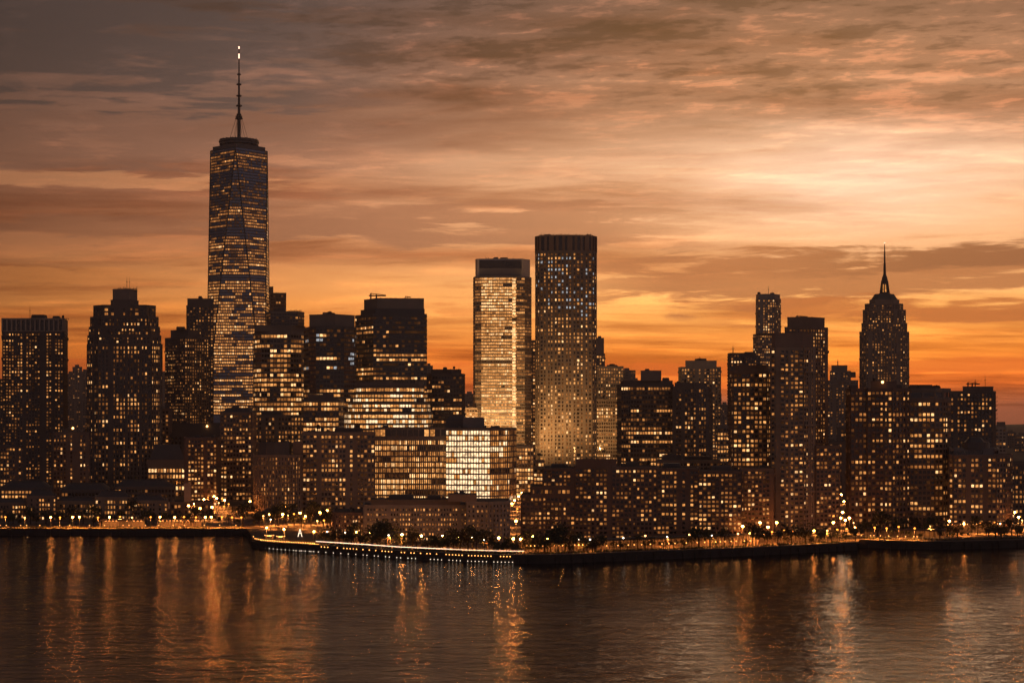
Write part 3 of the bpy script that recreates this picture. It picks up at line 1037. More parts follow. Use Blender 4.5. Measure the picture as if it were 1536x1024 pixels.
D15 = 1400
oct_ = [(804, 9), (810, 2), (836, -1), (864, -1), (888, 2), (894, 9)]
rt = building('skyscraper', 'faceted stone tower with a ribbed crown, right of the two central towers', D15,
              [(oct_, 376, {'prof': lambda t: 1.0}), (oct_, 353, {'fh': 22, 'bw': 8.2, 'pier': .42, 'span': .04, 'p': 0, 'dim': 0, 'parapet': .05, 'part': 'crown', 'pd': .8, 'wall': 'brick'})],
              style('res', 5.7, 5.6, .4, .42, 'concrete', 'glass', p=.34, lv=4.3, pd=.6, sd=.3, dim=.4, cool=.4, every=2, mix=False), dep=26, gear=[('rail', 849, 349, 80, 4)])

# ---------------------------------------------------------------- right of centre
building('office_tower', 'narrow tower top directly right of the ribbed stone tower', 1700, [(flat(886, 907), 530, {}), (flat(888, 906), 507, {'blank': True, 'part': 'penthouse', 'wall': 'concrete'})], style('res', 5, 4, wall='concrete', p=.45, lv=4.2), gear=[('unit', 900, 504, 5, 3)])
building('apartment_block', 'amber speckled block behind the narrow tower right of the ribbed stone tower', 1600, [(side_l(892, 897, 935, 12), 549, {})], style('res', 4.8, 4, .45, .45, 'brick', p=.6, lv=4, dim=.4), gear=[('unit', 919, 546, 8, 3)])
building('apartment_block', 'lower warm lit block at the right foot of the ribbed stone tower', 1500, [(flat(888, 926), 598, {})], style('off', 5.2, 3.6, .36, .44, 'concrete', p=.6, lv=4.2, dim=.5))
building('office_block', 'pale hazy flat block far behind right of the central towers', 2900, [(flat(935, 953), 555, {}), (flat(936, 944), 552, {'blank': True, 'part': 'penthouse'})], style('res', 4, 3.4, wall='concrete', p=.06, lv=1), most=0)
building('office_block', 'wide mid-height block with a box penthouse right of the central towers', 1250,
         [([(926, 22), (932, 4), (946, 0), (1010, 0)], 576, {}), ([(931, 22), (937, 6), (948, 3), (1009, 3)], 571, {'blank': True, 'part': 'parapet', 'dep': 20}), (flat(961, 992), 556, {'blank': True, 'part': 'penthouse', 'wall': 'concrete', 'dep': 12})],
         style('off', 6.8, 4.4, .25, .44, 'concrete_dark', p=.4, lv=4.7, dim=.3), gear=[('unit', 1000, 567, 10, 4)])
building('office_block', 'plain topped block adjoining the right end of the box penthouse block', 1240,
         [([(1009, -1), (1040, -1), (1063, 4), (1068, 20)], 579, {}), ([(1012, 3), (1036, 3), (1052, 5), (1060, 18)], 574, {'blank': True, 'part': 'parapet', 'dep': 14})],
         style('res', 6.8, 4.6, .32, .44, 'concrete_dark', p=.34, lv=4.3, dim=.3))
building('apartment_tower', 'squat tower with a stepped penthouse rising behind the plain topped block', 1450,
         [(side_l(1018, 1022, 1081, 14), 550, {}), (flat(1028, 1075), 541, {'blank': True, 'part': 'penthouse'})], style('res', 4.8, 4.2, .45, .45, 'brick', p=.42, lv=4.1, dim=.4), gear=[('unit', 1054, 538, 14, 3), ('mast', 1051, 534, 7)])
building('apartment_block', 'low warm lit block in the gap left of the tall right-hand apartments', 1180, [(flat(1076, 1098), 638, {})], style('off', 6.5, 4.5, .3, .45, p=.8, lv=5))
building('apartment_tower', 'tower with a thin roof spike behind the balcony tower', 1350, [(side_l(1092, 1096, 1118, 12), 529, {}), (flat(1113, 1140), 533, {'ybot': 640})], style('res', 4.6, 4.2, .45, .45, 'concrete_dark', p=.3, lv=3.8), gear=[('mast', 1101, 517, 12, .8), ('unit', 1127, 528, 16, 5)])
building('skyscraper', 'tall slender speckled tower with an antenna on the right side', 1750,
         [([(1130, 16), (1137, 8), (1140, 8), (1170, 20)], 500, {}), ([(1134, 16), (1137, 0), (1162, 0), (1171, 14)], 447, {}), ([(1134, 14), (1138, 1), (1161, 1), (1170, 12)], 441, {'blank': True, 'part': 'crown', 'dep': 18})],
         style('res', 3.9, 3.7, .45, .4, 'metal_grey', 'glass_warm', p=.36, lv=4.1, dim=.4), dep=22, gear=[('mast', 1154, 428, 13, .4), ('unit', 1140, 438, 4, 3), ('unit', 1160, 439, 6, 2)])
building('apartment_tower', 'broad balcony tower with paired bright windows left of the tall front tower', 740,
         [([(1094, 8), (1100, 0), (1150, 0), (1160, 6)], 556, {}), ([(1102, 6), (1108, 2), (1146, 2), (1153, 8)], 548, {'blank': True, 'part': 'penthouse', 'dep': 10})],
         style('res', 7.0, 6.4, .3, .44, 'brick', p=.38, lv=4.9, dim=.3), dep=16)
building('apartment_tower', 'tall front tower with a wide blank cornice on the right side', 712,
         [([(1157, 1), (1163, -.5), (1205, 0), (1222, 7)], 521, {'every': 3}), ([(1157, 1), (1163, -.5), (1204, 0), (1219, 7)], 500, {'blank': True, 'wall': 'brick', 'part': 'cornice', 'dep': 12})],
         style('res', 6.7, 6.6, .32, .46, 'brick', p=.27, lv=4.7, dim=.3), dep=16, gear=[('unit', 1190, 497, 14, 2.5)])
building('apartment_tower', 'plain-crowned brown tower standing close behind the tall front tower', 780,
         [([(1178, 1), (1215, 0), (1241, 7)], 490, {}), ([(1181, 2), (1216, 1), (1237, 8)], 476, {'blank': True, 'wall': 'brick', 'part': 'penthouse', 'dep': 12})],
         style('res', 5.6, 5.2, .45, .45, 'brick', p=.4, lv=4.0, dim=.35), dep=18, gear=[('crane', 1206, 472, 18, 4)])
building('apartment_block', 'lower annex at the right foot of the tall front tower', 718, [(flat(1224, 1259), 668, {})], style('res', 6.6, 5.8, .32, .46, 'brick', p=.3, lv=3.9), dep=14)
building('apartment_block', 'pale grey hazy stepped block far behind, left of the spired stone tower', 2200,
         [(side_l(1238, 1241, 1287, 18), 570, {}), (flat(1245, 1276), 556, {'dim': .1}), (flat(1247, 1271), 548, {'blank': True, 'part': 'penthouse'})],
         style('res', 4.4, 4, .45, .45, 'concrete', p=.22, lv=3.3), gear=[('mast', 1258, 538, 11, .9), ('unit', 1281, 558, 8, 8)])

# ---------------------------------------------------------------- spired stone tower
D29 = 2200
st29 = style('res', 3.9, 4.1, .52, .42, 'stone', p=.2, lv=3.7, dim=.3, pd=.8, sd=.3)
rt = building('skyscraper', 'stone tower with stepped shoulders, domed cap and thin spire at the right', D29,
              [(cham(1290, 1363, 9, 8), 497, {}), (cham(1293, 1360, 9, 8), 484, {}), (cham(1295, 1358, 9, 8), 464, {}), (cham(1298, 1354, 8, 8), 455, {'p': .1}),
               (cham(1304, 1349, 9, 10), 449, {'blank': True, 'part': 'upper_wall', 'dep': 24}), (cham(1306, 1347, 10, 12), 440, {'blank': True, 'part': 'dome', 'inset': .3, 'wall': 'copper', 'dep': 22})],
              st29, dep=34)
b29 = tuple(rt.location)
cx29, cy29 = X(1327, D29 + 26), D29 + 26
mb = MB()
z29 = lambda y: Z(y, D29)
for y0, y1, ra, rb in ((441, 438.5, 8.6, 8.2), (438.5, 436.5, 7.2, 6.8)):
    mb.tube((cx29, cy29, z29(y0)), (cx29, cy29, z29(y1)), ra, rb, 12)
for j in range(10):
    a = j * math.pi / 5
    mb.tube((cx29 + 6.2 * math.cos(a), cy29 + 6.2 * math.sin(a), z29(437)), (cx29 + 4.2 * math.cos(a), cy29 + 4.2 * math.sin(a), z29(419)), .9, .7, 5)
mb.tube((cx29, cy29, z29(424)), (cx29, cy29, z29(419)), 5.0, 4.6, 12)
mb.tube((cx29, cy29, z29(419)), (cx29, cy29, z29(412)), 4.4, 3.0, 12)
mb.tube((cx29, cy29, z29(412)), (cx29, cy29, z29(408)), 2.6, 1.9, 10)
lt = mb.build('lantern', M['iron'], rt, b29)
mb = MB()
mb.tube((cx29, cy29, z29(437)), (cx29, cy29, z29(421)), 2.6, 2.4, 8)
mb.build('lit_core', W[5], lt, b29)
mb = MB()
for y0, y1, ra, rb in ((409, 392, 1.9, 1.4), (392, 387, 1.1, 1.1), (387, 374, 1.1, .85), (374, 362, .75, .35)):
    mb.tube((cx29, cy29, z29(y0)), (cx29, cy29, z29(y1)), ra, rb, 6)
sp_ = mb.build('spire', M['iron'], rt, b29)
mb = MB()
mb.ball((cx29, cy29, z29(361.5)), .9)
mb.build('mast_light', RED_LIGHT, sp_, b29)

# ---------------------------------------------------------------- near blocks on the right shore
FR = style('res', 7.8, 6.2, .32, .46, 'brick', p=.32, lv=4.6, dim=.32)
building('apartment_block', 'big front apartment block under the spired stone tower with a lit roof lamp', 735,
         [([(1270, 9), (1276, 0), (1300, 0), (1301, -1.2), (1338, -1.2), (1364, 3)], 582, {'every': 4}), ([(1306, 4), (1330, 2), (1345, 5)], 572, {'blank': True, 'part': 'penthouse', 'dep': 8})],
         FR, dep=18, gear=[('lamp', 1323, 573, 4), ('unit', 1352, 578, 12, 4), ('unit', 1285, 579, 12, 3)])
building('apartment_block', 'rounded-corner apartment block with an open roof gallery beside the big front block', 742,
         [([(1364.5, 1), (1402, 0), (1414, 1), (1421, 4), (1425, 10)], 598, {}), ([(1364.5, 1.2), (1402, .2), (1414, 1.2), (1421, 4.2), (1425, 10)], 582, {'fh': 11, 'bw': 19, 'pier': .14, 'span': .42, 'p': 0, 'dim': 0, 'parapet': .35, 'wall': 'concrete', 'part': 'roof_gallery'})],
         style('off', 7.9, 6.0, .3, .44, 'brick', p=.42, lv=4.9, dim=.3), dep=18, gear=[('unit', 1376, 578, 12, 4), ('unit', 1394, 578, 22, 4), ('unit', 1411, 579, 10, 3)])
building('apartment_block', 'dark block with aerials on its roof behind the rounded-corner block', 1000,
         [([(1421, 1), (1445, 0), (1488, 0), (1493, 14)], 586, {}), (flat(1444, 1490), 580, {'blank': True, 'part': 'parapet', 'dep': 16})],
         style('res', 6.4, 5.2, .45, .45, 'concrete_dark', p=.33, lv=4.2), gear=[('crane', 1464, 573, 20, 7), ('mast', 1467, 568, 12), ('mast', 1482, 561, 20, .4)])
building('apartment_block', 'wide low apartment block with a dark domed roof house at the right shore', 725,
         [([(1424, 2), (1430, 0), (1494, 0), (1508, 2), (1518, 10)], 682, {}), ([(1425, 3), (1431, 2), (1490, 2), (1497, 6)], 672, {'fh': 10, 'bw': 16, 'pier': .1, 'span': .3, 'p': 0, 'dim': 0, 'parapet': .3, 'part': 'roof_terrace', 'wall': 'metal_grey'}),
          (arc(1443, 1481, 6, 6), 664, {'blank': True, 'part': 'roof_house', 'wall': 'metal_dark', 'dep': 6, 'z0': Z(672, 725) - .4}), (arc(1445, 1479, 6, 6), 656, {'blank': True, 'part': 'roof_dome', 'wall': 'metal_dark', 'dep': 5, 'inset': .45})],
         style('res', 7.8, 6.4, .32, .46, 'brick', p=.34, lv=4.6, dim=.3), dep=16, gear=[('unit', 1486, 664, 10, 11, 'concrete_pale')])
building('apartment_block', 'low dark block running out of the right edge of the picture', 800, [(flat(1516, 1570), 694, {})], style('res', 7.2, 5.8, .42, .44, 'concrete_dark', p=.2, lv=3.6))
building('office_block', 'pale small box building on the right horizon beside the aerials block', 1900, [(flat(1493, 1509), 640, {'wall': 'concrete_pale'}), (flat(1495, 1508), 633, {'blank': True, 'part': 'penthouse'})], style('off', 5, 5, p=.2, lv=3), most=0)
building('apartment_block', 'dim infill block behind the gap right of the tall front tower', 1150, [(flat(1256, 1276), 640, {})], style('res', 6, 4.6, wall='concrete_dark', p=.3, lv=3.4), dep=20)
building('apartment_block', 'dim block with scattered lights left of the big front block, half hidden', 950, [(flat(1240, 1272), 662, {})], style('res', 6, 4.6, wall='concrete_dark', p=.22, lv=3.4), dep=20)

# ---------------------------------------------------------------- left middle ground
building('apartment_block', 'small square block beside the glowing street at left centre', 905, [(side_r(277, 325, 331, 20), 656, {})], style('res', 6.4, 4.8, .32, .46, 'brick', p=.36, lv=4.3), dep=24)
building('apartment_block', 'block with a dark pitched cap in front of the tallest skyscraper', 960,
         [(side_r(331, 377, 384, 20), 618, {}), (side_r(332, 377, 383, 18), 611, {'blank': True, 'part': 'roof', 'inset': .35, 'wall': 'metal_dark', 'dep': 22})],
         style('res', 6.4, 4.8, .32, .46, 'brick', p=.34, lv=4.4, dim=.3), dep=24, gear=[('unit', 350, 610, 10, 4)])
building('apartment_block', 'curved block with rows of arched windows and a dark top storey at left centre', 850,
         [(arc(381, 453, 12, 8), 682, {'foot': .8}), (arc(386, 437, 10, 6), 664, {'blank': True, 'part': 'upper_storey', 'wall': 'metal_dark', 'dep': 10})],
         style('res', 6.3, 4.7, .5, .36, 'brick', 'glass_warm', p=.26, lv=3.6, dim=.45, pd=.5), dep=14, gear=[('unit', 444, 663, 14, 18, 'brick')])
building('office_block', 'dark wide block with scattered lights behind the curved arched block', 1060, [(flat(383, 456), 622, {})], style('res', 6.6, 4.8, .4, .44, 'concrete_dark', p=.2, lv=4), gear=[('unit', 405, 617, 30, 6, 'metal_dark')])
building('apartment_block', 'punched-window block left of the amber glazed block', 862, [(flat(454, 562), 648, {'every': 5})], style('res', 7.0, 5.3, .3, .44, 'brick', p=.27, lv=4.5, dim=.35), dep=24, gear=[('unit', 520, 643, 40, 5), ('tank', 475, 636, 6, 12)])
building('hall', 'dark hall with a big sloping roof and a lit gallery left of the glowing street', 1000,
         [(flat(222, 277), 697, {'p': .8, 'mode': 'off'}), (flat(220, 279), 690, {'blank': True, 'part': 'eaves', 'wall': 'concrete'}), (flat(224, 277), 667, {'blank': True, 'part': 'roof', 'wall': 'metal_dark', 'inset': .3})],
         style('off', 8, 4.6, .3, .4, p=.9, lv=4.8), dep=26)
building('office_block', 'black windowless block above the small square block at left centre', 1120, [(flat(255, 336), 650, {'p': .03, 'dim': .05}), (flat(258, 332), 635, {'blank': True, 'part': 'penthouse', 'wall': 'metal_dark'})], style('res', 7, 6, .5, .5, 'metal_dark', p=.05, lv=3), gear=[('lamp', 311, 639, 3)])
building('apartment_block', 'low grey block between the two big towers on the left', 960, [(flat(80, 134), 648, {})], style('res', 6.3, 4.8, .45, .44, 'concrete_dark', p=.28, lv=4), gear=[('lamp', 110, 642, 3.4), ('unit', 95, 644, 14, 4)])
building('apartment_block', 'dim block low down at the far left edge', 900, [(flat(-40, 32), 668, {})], style('res', 6, 4.6, wall='concrete_dark', p=.3, lv=3.8))
building('apartment_block', 'dim terrace right of the stepped shouldered tower with orange lights', 1180, [(flat(238, 258), 612, {})], style('res', 6, 4.6, wall='brick', p=.45, lv=4))
for a, b, y, ry, lab in ((-30, 40, 753, 749, 'low flat row of small lit windows at the left edge of the left shore'), (41, 84, 743, 736, 'taller low block with a hipped roof on the left shore near the edge'),
                         (85, 142, 751, 747, 'long low flat-roofed row on the left shore below the grey block'), (143, 196, 745, 737, 'hip-roofed row with bright ground floor under the shouldered tower'),
                         (197, 251, 750, 744, 'low row with a small roof house beside the canvas hall')):
    building('terrace', lab, 786 + (a * 7) % 13, [(flat(a, b), y, {}), (flat(a + 3, b - 3), ry, {'blank': True, 'part': 'roof', 'inset': .25 if y - ry > 5 else .06, 'wall': 'metal_dark', 'dep': 14})],
             style('res', 7.2, 4.4, .36, .46, 'brick', p=.5, lv=4.4, dim=.35), dep=20, gear=[('unit', a + 12, ry - 1, 7, 4, 'metal_dark'), ('unit', b - 16, ry - 1.5, 5, 5)])
for a, b, y, lab in ((2, 78, 731, 'dark shed roof in the second row at the far left shore'), (92, 168, 734, 'dark long roof in the second row under the grey block'), (172, 262, 729, 'dark curved shed roof in the second row left of the glowing street')):
    building('shed', lab, 850, [(flat(a, b), y, {}), (arc(a + 2, b - 2, 6, 6), y - 8, {'blank': True, 'part': 'roof', 'inset': .3, 'wall': 'metal_dark'})], style('off', 7, 5, .3, .45, p=.5, lv=4.4, wall='concrete_dark'), dep=22)
building('terrace', 'flat dark building left of the glowing street with a short pale tower wall', 830, [(flat(256, 318), 752, {}), (flat(276, 286), 726, {'blank': True, 'part': 'stair_tower', 'wall': 'concrete_pale', 'dep': 8})], style('res', 7, 5, wall='concrete_dark', p=.2, lv=4), dep=14)
building('terrace', 'low shed beside the plaza lamps left of the promontory', 800, [(flat(388, 448), 768, {}), (flat(392, 444), 764, {'blank': True, 'part': 'roof', 'wall': 'metal_dark', 'inset': .25})], style('off', 7, 5, .3, .45, p=.5, lv=4), dep=12)

# ---------------------------------------------------------------- promontory and front rows
building('apartment_block', 'long stepped low-rise with small windows above the white lit promenade', 662,
         [([(500, 6), (503, 0), (545, 0)], 768, {})], style('res', 7.0, 4.4, .5, .5, 'brick', p=.3, lv=3.8, dim=.4), dep=20)
building('apartment_block', 'flat-roofed low-rise with long rows of lit windows above the white lit promenade', 660,
         [(flat(545.6, 700), 757, {}), (flat(556, 690), 750, {'blank': True, 'part': 'roof_storey', 'wall': 'concrete_dark', 'dep': 14})], style('res', 7.0, 4.4, .48, .5, 'brick', p=.42, lv=4.2, dim=.4), dep=20,
         gear=[('unit', 600, 745, 36, 5, 'roof_grey'), ('unit', 650, 746, 20, 4)])
building('apartment_block', 'low-rise with blank gable wall joining the front apartment row in the centre', 656,
         [([(700.5, 0), (733, 0), (764, 6)], 752, {}), (flat(672, 715), 742, {'blank': True, 'part': 'roof_storey', 'wall': 'concrete', 'dep': 10})], style('res', 7.2, 6.0, .6, .5, 'brick', p=.28, lv=4.1), dep=20)
for args in (
        ('stepped left end of the front apartment row, three falling roofs', [(flat(783, 862), 742, {}), (flat(797, 862), 729, {}), (flat(815, 862), 702, {})], .22, [('unit', 840, 698, 26, 4, 'metal_dark')]),
        ('second part of the front apartment row with a long dark roof house', [(flat(862.5, 917), 699, {}), (flat(864, 925), 690, {'blank': True, 'part': 'roof_house', 'dep': 10})], .22, []),
        ('middle part of the front apartment row with warm scattered windows', [(flat(917.5, 985), 700, {})], .27, [('unit', 950, 696, 20, 4), ('tank', 975, 690, 5, 10)]),
        ('fourth part of the front apartment row, dense windows near its top', [(flat(985.5, 1047), 702, {})], .34, [('unit', 1010, 697, 26, 5, 'metal_dark')]),
        ('right end of the front apartment row beside the balcony tower', [(flat(1047.5, 1112), 706, {})], .34, [('unit', 1085, 701, 30, 5)])):
    building('apartment_block', args[0], 672, args[1], style('res', 6.7, 6.2, .32, .46, 'brick_dark', p=args[2], lv=4.4, dim=.28, every=5), dep=22, gear=args[3])
building('apartment_block', 'dim recessed block between the front row and the tall front tower', 700, [(flat(1110, 1160), 702, {})], style('res', 6.7, 5.8, .32, .46, 'brick', p=.34, lv=4.2), dep=18)
building('apartment_block', 'flat-roofed low block with dark roof plant behind the front apartment row', 780, [(flat(985, 1080), 690, {}), (flat(994, 1022), 683, {'blank': True, 'part': 'roof_house', 'wall': 'metal_dark', 'dep': 8})], style('off', 6.5, 5, p=.4, lv=4.4), dep=22, gear=[('unit', 1050, 686, 40, 4)])
building('apartment_block', 'glowing orange block at the foot of the gap between the central towers', 960, [(flat(770, 800), 668, {})], style('off', 6, 4.4, .25, .35, 'stone', 'glass_warm', p=.9, lv=4.6, dim=.6), dep=22)
building('apartment_block', 'terraced warm block at the foot of the ribbed stone tower', 1000, [(flat(796, 838), 700, {}), (flat(790, 816), 690, {'dep': 12}), (flat(785, 803), 682, {'dep': 10})], style('off', 6, 4.6, .25, .4, 'stone', p=.85, lv=4.6, dim=.5), dep=26)

# ---------------------------------------------------------------- far-off blocks in the gaps of the skyline
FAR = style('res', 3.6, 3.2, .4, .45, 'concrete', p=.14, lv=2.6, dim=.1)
far = [(100, 112, 560, 3600, 'hazy low far block right of the leftmost crowned tower'), (109, 123, 550, 3400, 'hazy taller far block with a notched roof, left of the shouldered tower'),
       (121, 135, 557, 3500, 'hazy far block touching the shouldered tower'), (98, 134, 600, 2400, 'dim far block below the hazy roofs at left'),
       (242, 250, 560, 3300, 'hazy far sliver between the shouldered tower and the stepped roof'), (638, 649, 548, 2600, 'pale far roof behind the dark flat-topped tower'),
       (696, 713, 590, 3800, 'hazy far block in the gap before the golden tower'), (698, 708, 600, 3000, 'low far block with lights before the golden tower'),
       (944, 962, 570, 3300, 'small hazy far block beside the box penthouse'), (1062, 1082, 590, 3600, 'hazy far block right of the stepped penthouse tower'),
       (1080, 1094, 606, 3300, 'blue-grey far block in the gap left of the balcony tower'), (1238, 1250, 590, 2700, 'far block behind the hazy stepped block'),
       (1363, 1378, 588, 3200, 'far block just right of the spired stone tower'), (1494, 1512, 652, 2500, 'far low block under the pale box building'),
       (1508, 1524, 648, 2300, 'far dark block on the right horizon'), (1522, 1545, 652, 2100, 'far lit block at the right edge of the horizon'), (-20, 8, 590, 3400, 'hazy far block at the left edge')]
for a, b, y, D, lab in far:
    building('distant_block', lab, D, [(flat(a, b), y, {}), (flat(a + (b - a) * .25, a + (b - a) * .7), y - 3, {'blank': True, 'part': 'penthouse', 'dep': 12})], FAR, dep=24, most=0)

# ================================================================== shore furniture, lamps, trees
ORD = ['first', 'second', 'third', 'fourth', 'fifth', 'sixth', 'seventh', 'eighth', 'ninth', 'tenth', 'eleventh', 'twelfth', 'thirteenth', 'fourteenth',
       'fifteenth', 'sixteenth', 'seventeenth', 'eighteenth', 'nineteenth', 'twentieth', 'twenty-first', 'twenty-second', 'twenty-third', 'twenty-fourth',
       'twenty-fifth', 'twenty-sixth', 'twenty-seventh', 'twenty-eighth', 'twenty-ninth', 'thirtieth', 'thirty-first', 'thirty-second', 'thirty-third', 'thirty-fourth',
       'thirty-fifth', 'thirty-sixth', 'thirty-seventh', 'thirty-eighth', 'thirty-ninth', 'fortieth', 'forty-first', 'forty-second', 'forty-third', 'forty-fourth',
       'forty-fifth', 'forty-sixth', 'forty-seventh', 'forty-eighth', 'forty-ninth', 'fiftieth']


# ---- street lamps: pole, arm, lantern
def lamp_meshes(mat, h, r):
    p = MB()
    p.tube((0, 0, 0), (0, 0, .5), .17, .14, 7)
    p.tube((0, 0, .5), (0, 0, h - r * 1.4), .09, .06, 7)
    a = MB()
    a.tube((0, 0, h - r * 1.5), (0, -.25, h - r * .95), .05, .05, 5)
    a.tube((0, 0, h + r * .75), (0, 0, h + r * 1.15), r * .95, r * .1, 8)
    g = MB()
    g.ball((0, 0, h), r, 0, 8, 5, .85)
    le = MB()
    le.face([(.30 * math.cos(-j * .7854), .30 * math.sin(-j * .7854) - .3, h - r * 1.5) for j in range(8)])  # added unseen disc that throws light down on the paving
    sh = MB()
    for j in range(8):      # shade added to keep the hidden downward light off the water
        a0, a1 = j * .7854, (j + 1) * .7854
        P_ = lambda q, z: (.34 * math.cos(q), .34 * math.sin(q) - .3, z)
        sh.face([P_(a0, h - r * 1.5 - .16), P_(a1, h - r * 1.5 - .16), P_(a1, h - r * 1.5 + .03), P_(a0, h - r * 1.5 + .03)])
    sh.face([(.34 * math.cos(j * .7854), .34 * math.sin(j * .7854) - .3, h - r * 1.5 + .03) for j in range(8)])
    out = []
    for nm, b, mt in (('shade', sh, M['iron']), ('pole', p, M['iron']), ('cap', a, M['iron']), ('lantern', g, mat), ('lens', le, ADDED_LENS)):
        o = b.build(nm, mt)
        out.append((nm, o.data))
        bpy.data.objects.remove(o)
    return out


LAMPS = {'o': lamp_meshes(LAMP_ORANGE, 4.8, .42), 'w': lamp_meshes(LAMP_WARM, 4.8, .36), 'c': lamp_meshes(LAMP_WHITE, 4.4, .30),
         't': lamp_meshes(LAMP_WARM, 6.8, .5), 'O': lamp_meshes(LAMP_STREET, 5.6, .5), 'F': lamp_meshes(LAMP_FLOOD, 5.0, .42), 'P': lamp_meshes(LAMP_PROM_GLOW, 4.8, .42)}
LCOL = {'o': 'orange', 'w': 'warm yellow', 'c': 'white', 't': 'tall warm yellow', 'O': 'bright orange'}


def lamp(kind, x, y, label, group):
    r = empty('street_lamp', (x, y, GZ), label, 'street lamp', group)
    for nm, me in LAMPS[kind]:
        o = bpy.data.objects.new(nm, me)
        COL.objects.link(o)
        o.parent = r


def lamp_row(where, group, items):
    items = sorted(items, key=lambda q: q[1])
    for i, (k, px, D) in enumerate(items):
        lamp(k, X(px, D), D, '%s lit lamp from the left %s' % (ORD[i], where), group)


def hd(py, h=4.8):      # distance at which a lamp head of height h stands on photo row py
    return (H - GZ - h) * F / (py - HY)


lamp_row('on the left seawall walk', 'street lamps on the left embankment',
         [('o', 8, 738), ('w', 37, 734), ('F', 76, 733), ('o', 90, 736), ('F', 109, 734), ('F', 119, 735), ('o', 147, 735), ('F', 164, 734), ('o', 180, 740), ('w', 198, 735), ('o', 226, 738),
          ('F', 240, 735), ('F', 262, 733), ('o', 276, 739), ('o', 294, 737), ('F', 308, 734), ('F', 317, 735), ('o', 333, 739), ('o', 348, 736), ('o', 362, 736)])
lamp_row('around the plaza left of the promontory', 'street lamps on the plaza',
         [('O', 375, 850), ('w', 395, 745), ('O', 404, 748), ('o', 413, 752), ('O', 424, 745), ('w', 432, 750), ('O', 427, 800), ('o', 441, 760), ('O', 450, 755), ('F', 458, 740),
          ('o', 468, 752), ('O', 480, 758), ('O', 491, 775), ('w', 505, 770), ('o', 517, 745), ('F', 400, 668), ('F', 426, 660), ('F', 471, 648), ('o', 456, 728), ('w', 476, 712), ('o', 486, 716), ('c', 406, 728)])
lamp_row('along the glowing street at left centre', 'street lamps along the glowing street',
         [('O', 283, 812), ('O', 291, 830), ('o', 298, 845), ('O', 306, 870), ('o', 312, 905), ('O', 315, 960), ('O', 321, 900), ('w', 328, 850), ('O', 325, 880), ('O', 337, 862), ('o', 333, 890),
          ('w', 257, 870), ('w', 252, 842), ('o', 343, 840), ('o', 336, 820), ('O', 318, 800), ('o', 355, 805), ('O', 300, 790), ('o', 322, 780)])
lamp_row('in the back streets behind the left shore', 'street lamps in the left back streets',
         [('O', 20, 880), ('w', 12, 870), ('o', 35, 890), ('O', 48, 905), ('o', 55, 915), ('O', 62, 930), ('O', 122, 900), ('o', 130, 880), ('o', 176, 920), ('O', 190, 930), ('O', 200, 940), ('w', 212, 930), ('O', 245, 1100), ('o', 243, 1140), ('O', 247, 1060)])
lamp_row('below the low-rise on the promontory walk', 'street lamps on the promontory walk',  # strong orange ones include lamps added for the glow on the water
         [('c', 491, 655), ('c', 518, 650), ('P', 535, 648), ('P', 556, 643), ('c', 583, 636), ('P', 603, 634), ('P', 632, 628), ('P', 664, 627), ('P', 689, 620), ('P', 708, 622), ('c', 726, 614), ('P', 748, 618),
          ('P', 770, 614), ('P', 781, 612), ('P', 800, 624), ('P', 822, 612), ('P', 845, 622), ('c', 868, 614), ('c', 885, 615)])
lamp_row('along the waterfront of the right shore', 'street lamps on the right waterfront',
         [('c', 935, 622), ('w', 968, 628), ('c', 1001, 628), ('w', 1034, 634), ('c', 1068, 634), ('w', 1107, 638), ('F', 1124, 640), ('w', 1132, 642), ('o', 1158, 648), ('o', 1176, 655), ('o', 1190, 650), ('F', 1221, 652), ('w', 1241, 655),
          ('o', 1256, 660), ('o', 1270, 664), ('w', 1280, 700), ('F', 1283, 670), ('O', 1268, 705), ('O', 1274, 720), ('o', 1312, 672), ('o', 1330, 668), ('o', 1348, 676), ('o', 1372, 668), ('w', 1395, 682),
          ('F', 1446, 690), ('O', 1424, 700), ('w', 1446, 702), ('o', 1470, 700), ('o', 1492, 704), ('c', 1500, 700), ('c', 1521, 700), ('O', 1528, 725), ('w', 1533, 716), ('o', 1540, 730)])
lamp_row('in the gap at the foot of the central towers', 'street lamps at the foot of the central towers',
         [('O', 772, 860), ('O', 778, 900), ('O', 783, 940), ('w', 788, 980), ('O', 794, 930), ('O', 768, 830), ('o', 776, 800), ('O', 800, 1100), ('O', 812, 1180), ('O', 930, 1100), ('w', 926, 1040), ('O', 938, 1180), ('o', 1086, 1080), ('O', 1092, 1000), ('O', 1082, 950)])

lamp_row('in the lane behind the promontory low-rise', 'street lamps behind the promontory low-rise',  # row filled out with added lamps for more street glow
         [('O', 512, 745), ('O', 522, 770), ('o', 534, 742), ('O', 548, 730), ('O', 560, 745), ('o', 575, 722), ('O', 596, 735), ('O', 612, 760), ('O', 637, 740), ('o', 655, 725), ('O', 676, 740), ('O', 700, 730), ('O', 728, 745), ('O', 748, 720), ('O', 762, 740), ('O', 774, 700)])
lamp_row('among those added between the right shore blocks', 'added street lamps between the right shore blocks',  # lamps added to strengthen the glow between the blocks
         [('O', 1261, 720), ('O', 1264, 760), ('O', 1258, 800), ('O', 1266, 850), ('O', 1262, 920), ('O', 1140, 690), ('O', 1114, 668), ('O', 1152, 664), ('O', 1165, 690), ('O', 1250, 690), ('O', 1522, 760), ('O', 1526, 860), ('O', 1519, 1000), ('O', 1530, 1150), ('O', 1512, 1300), ('O', 1505, 1500)])

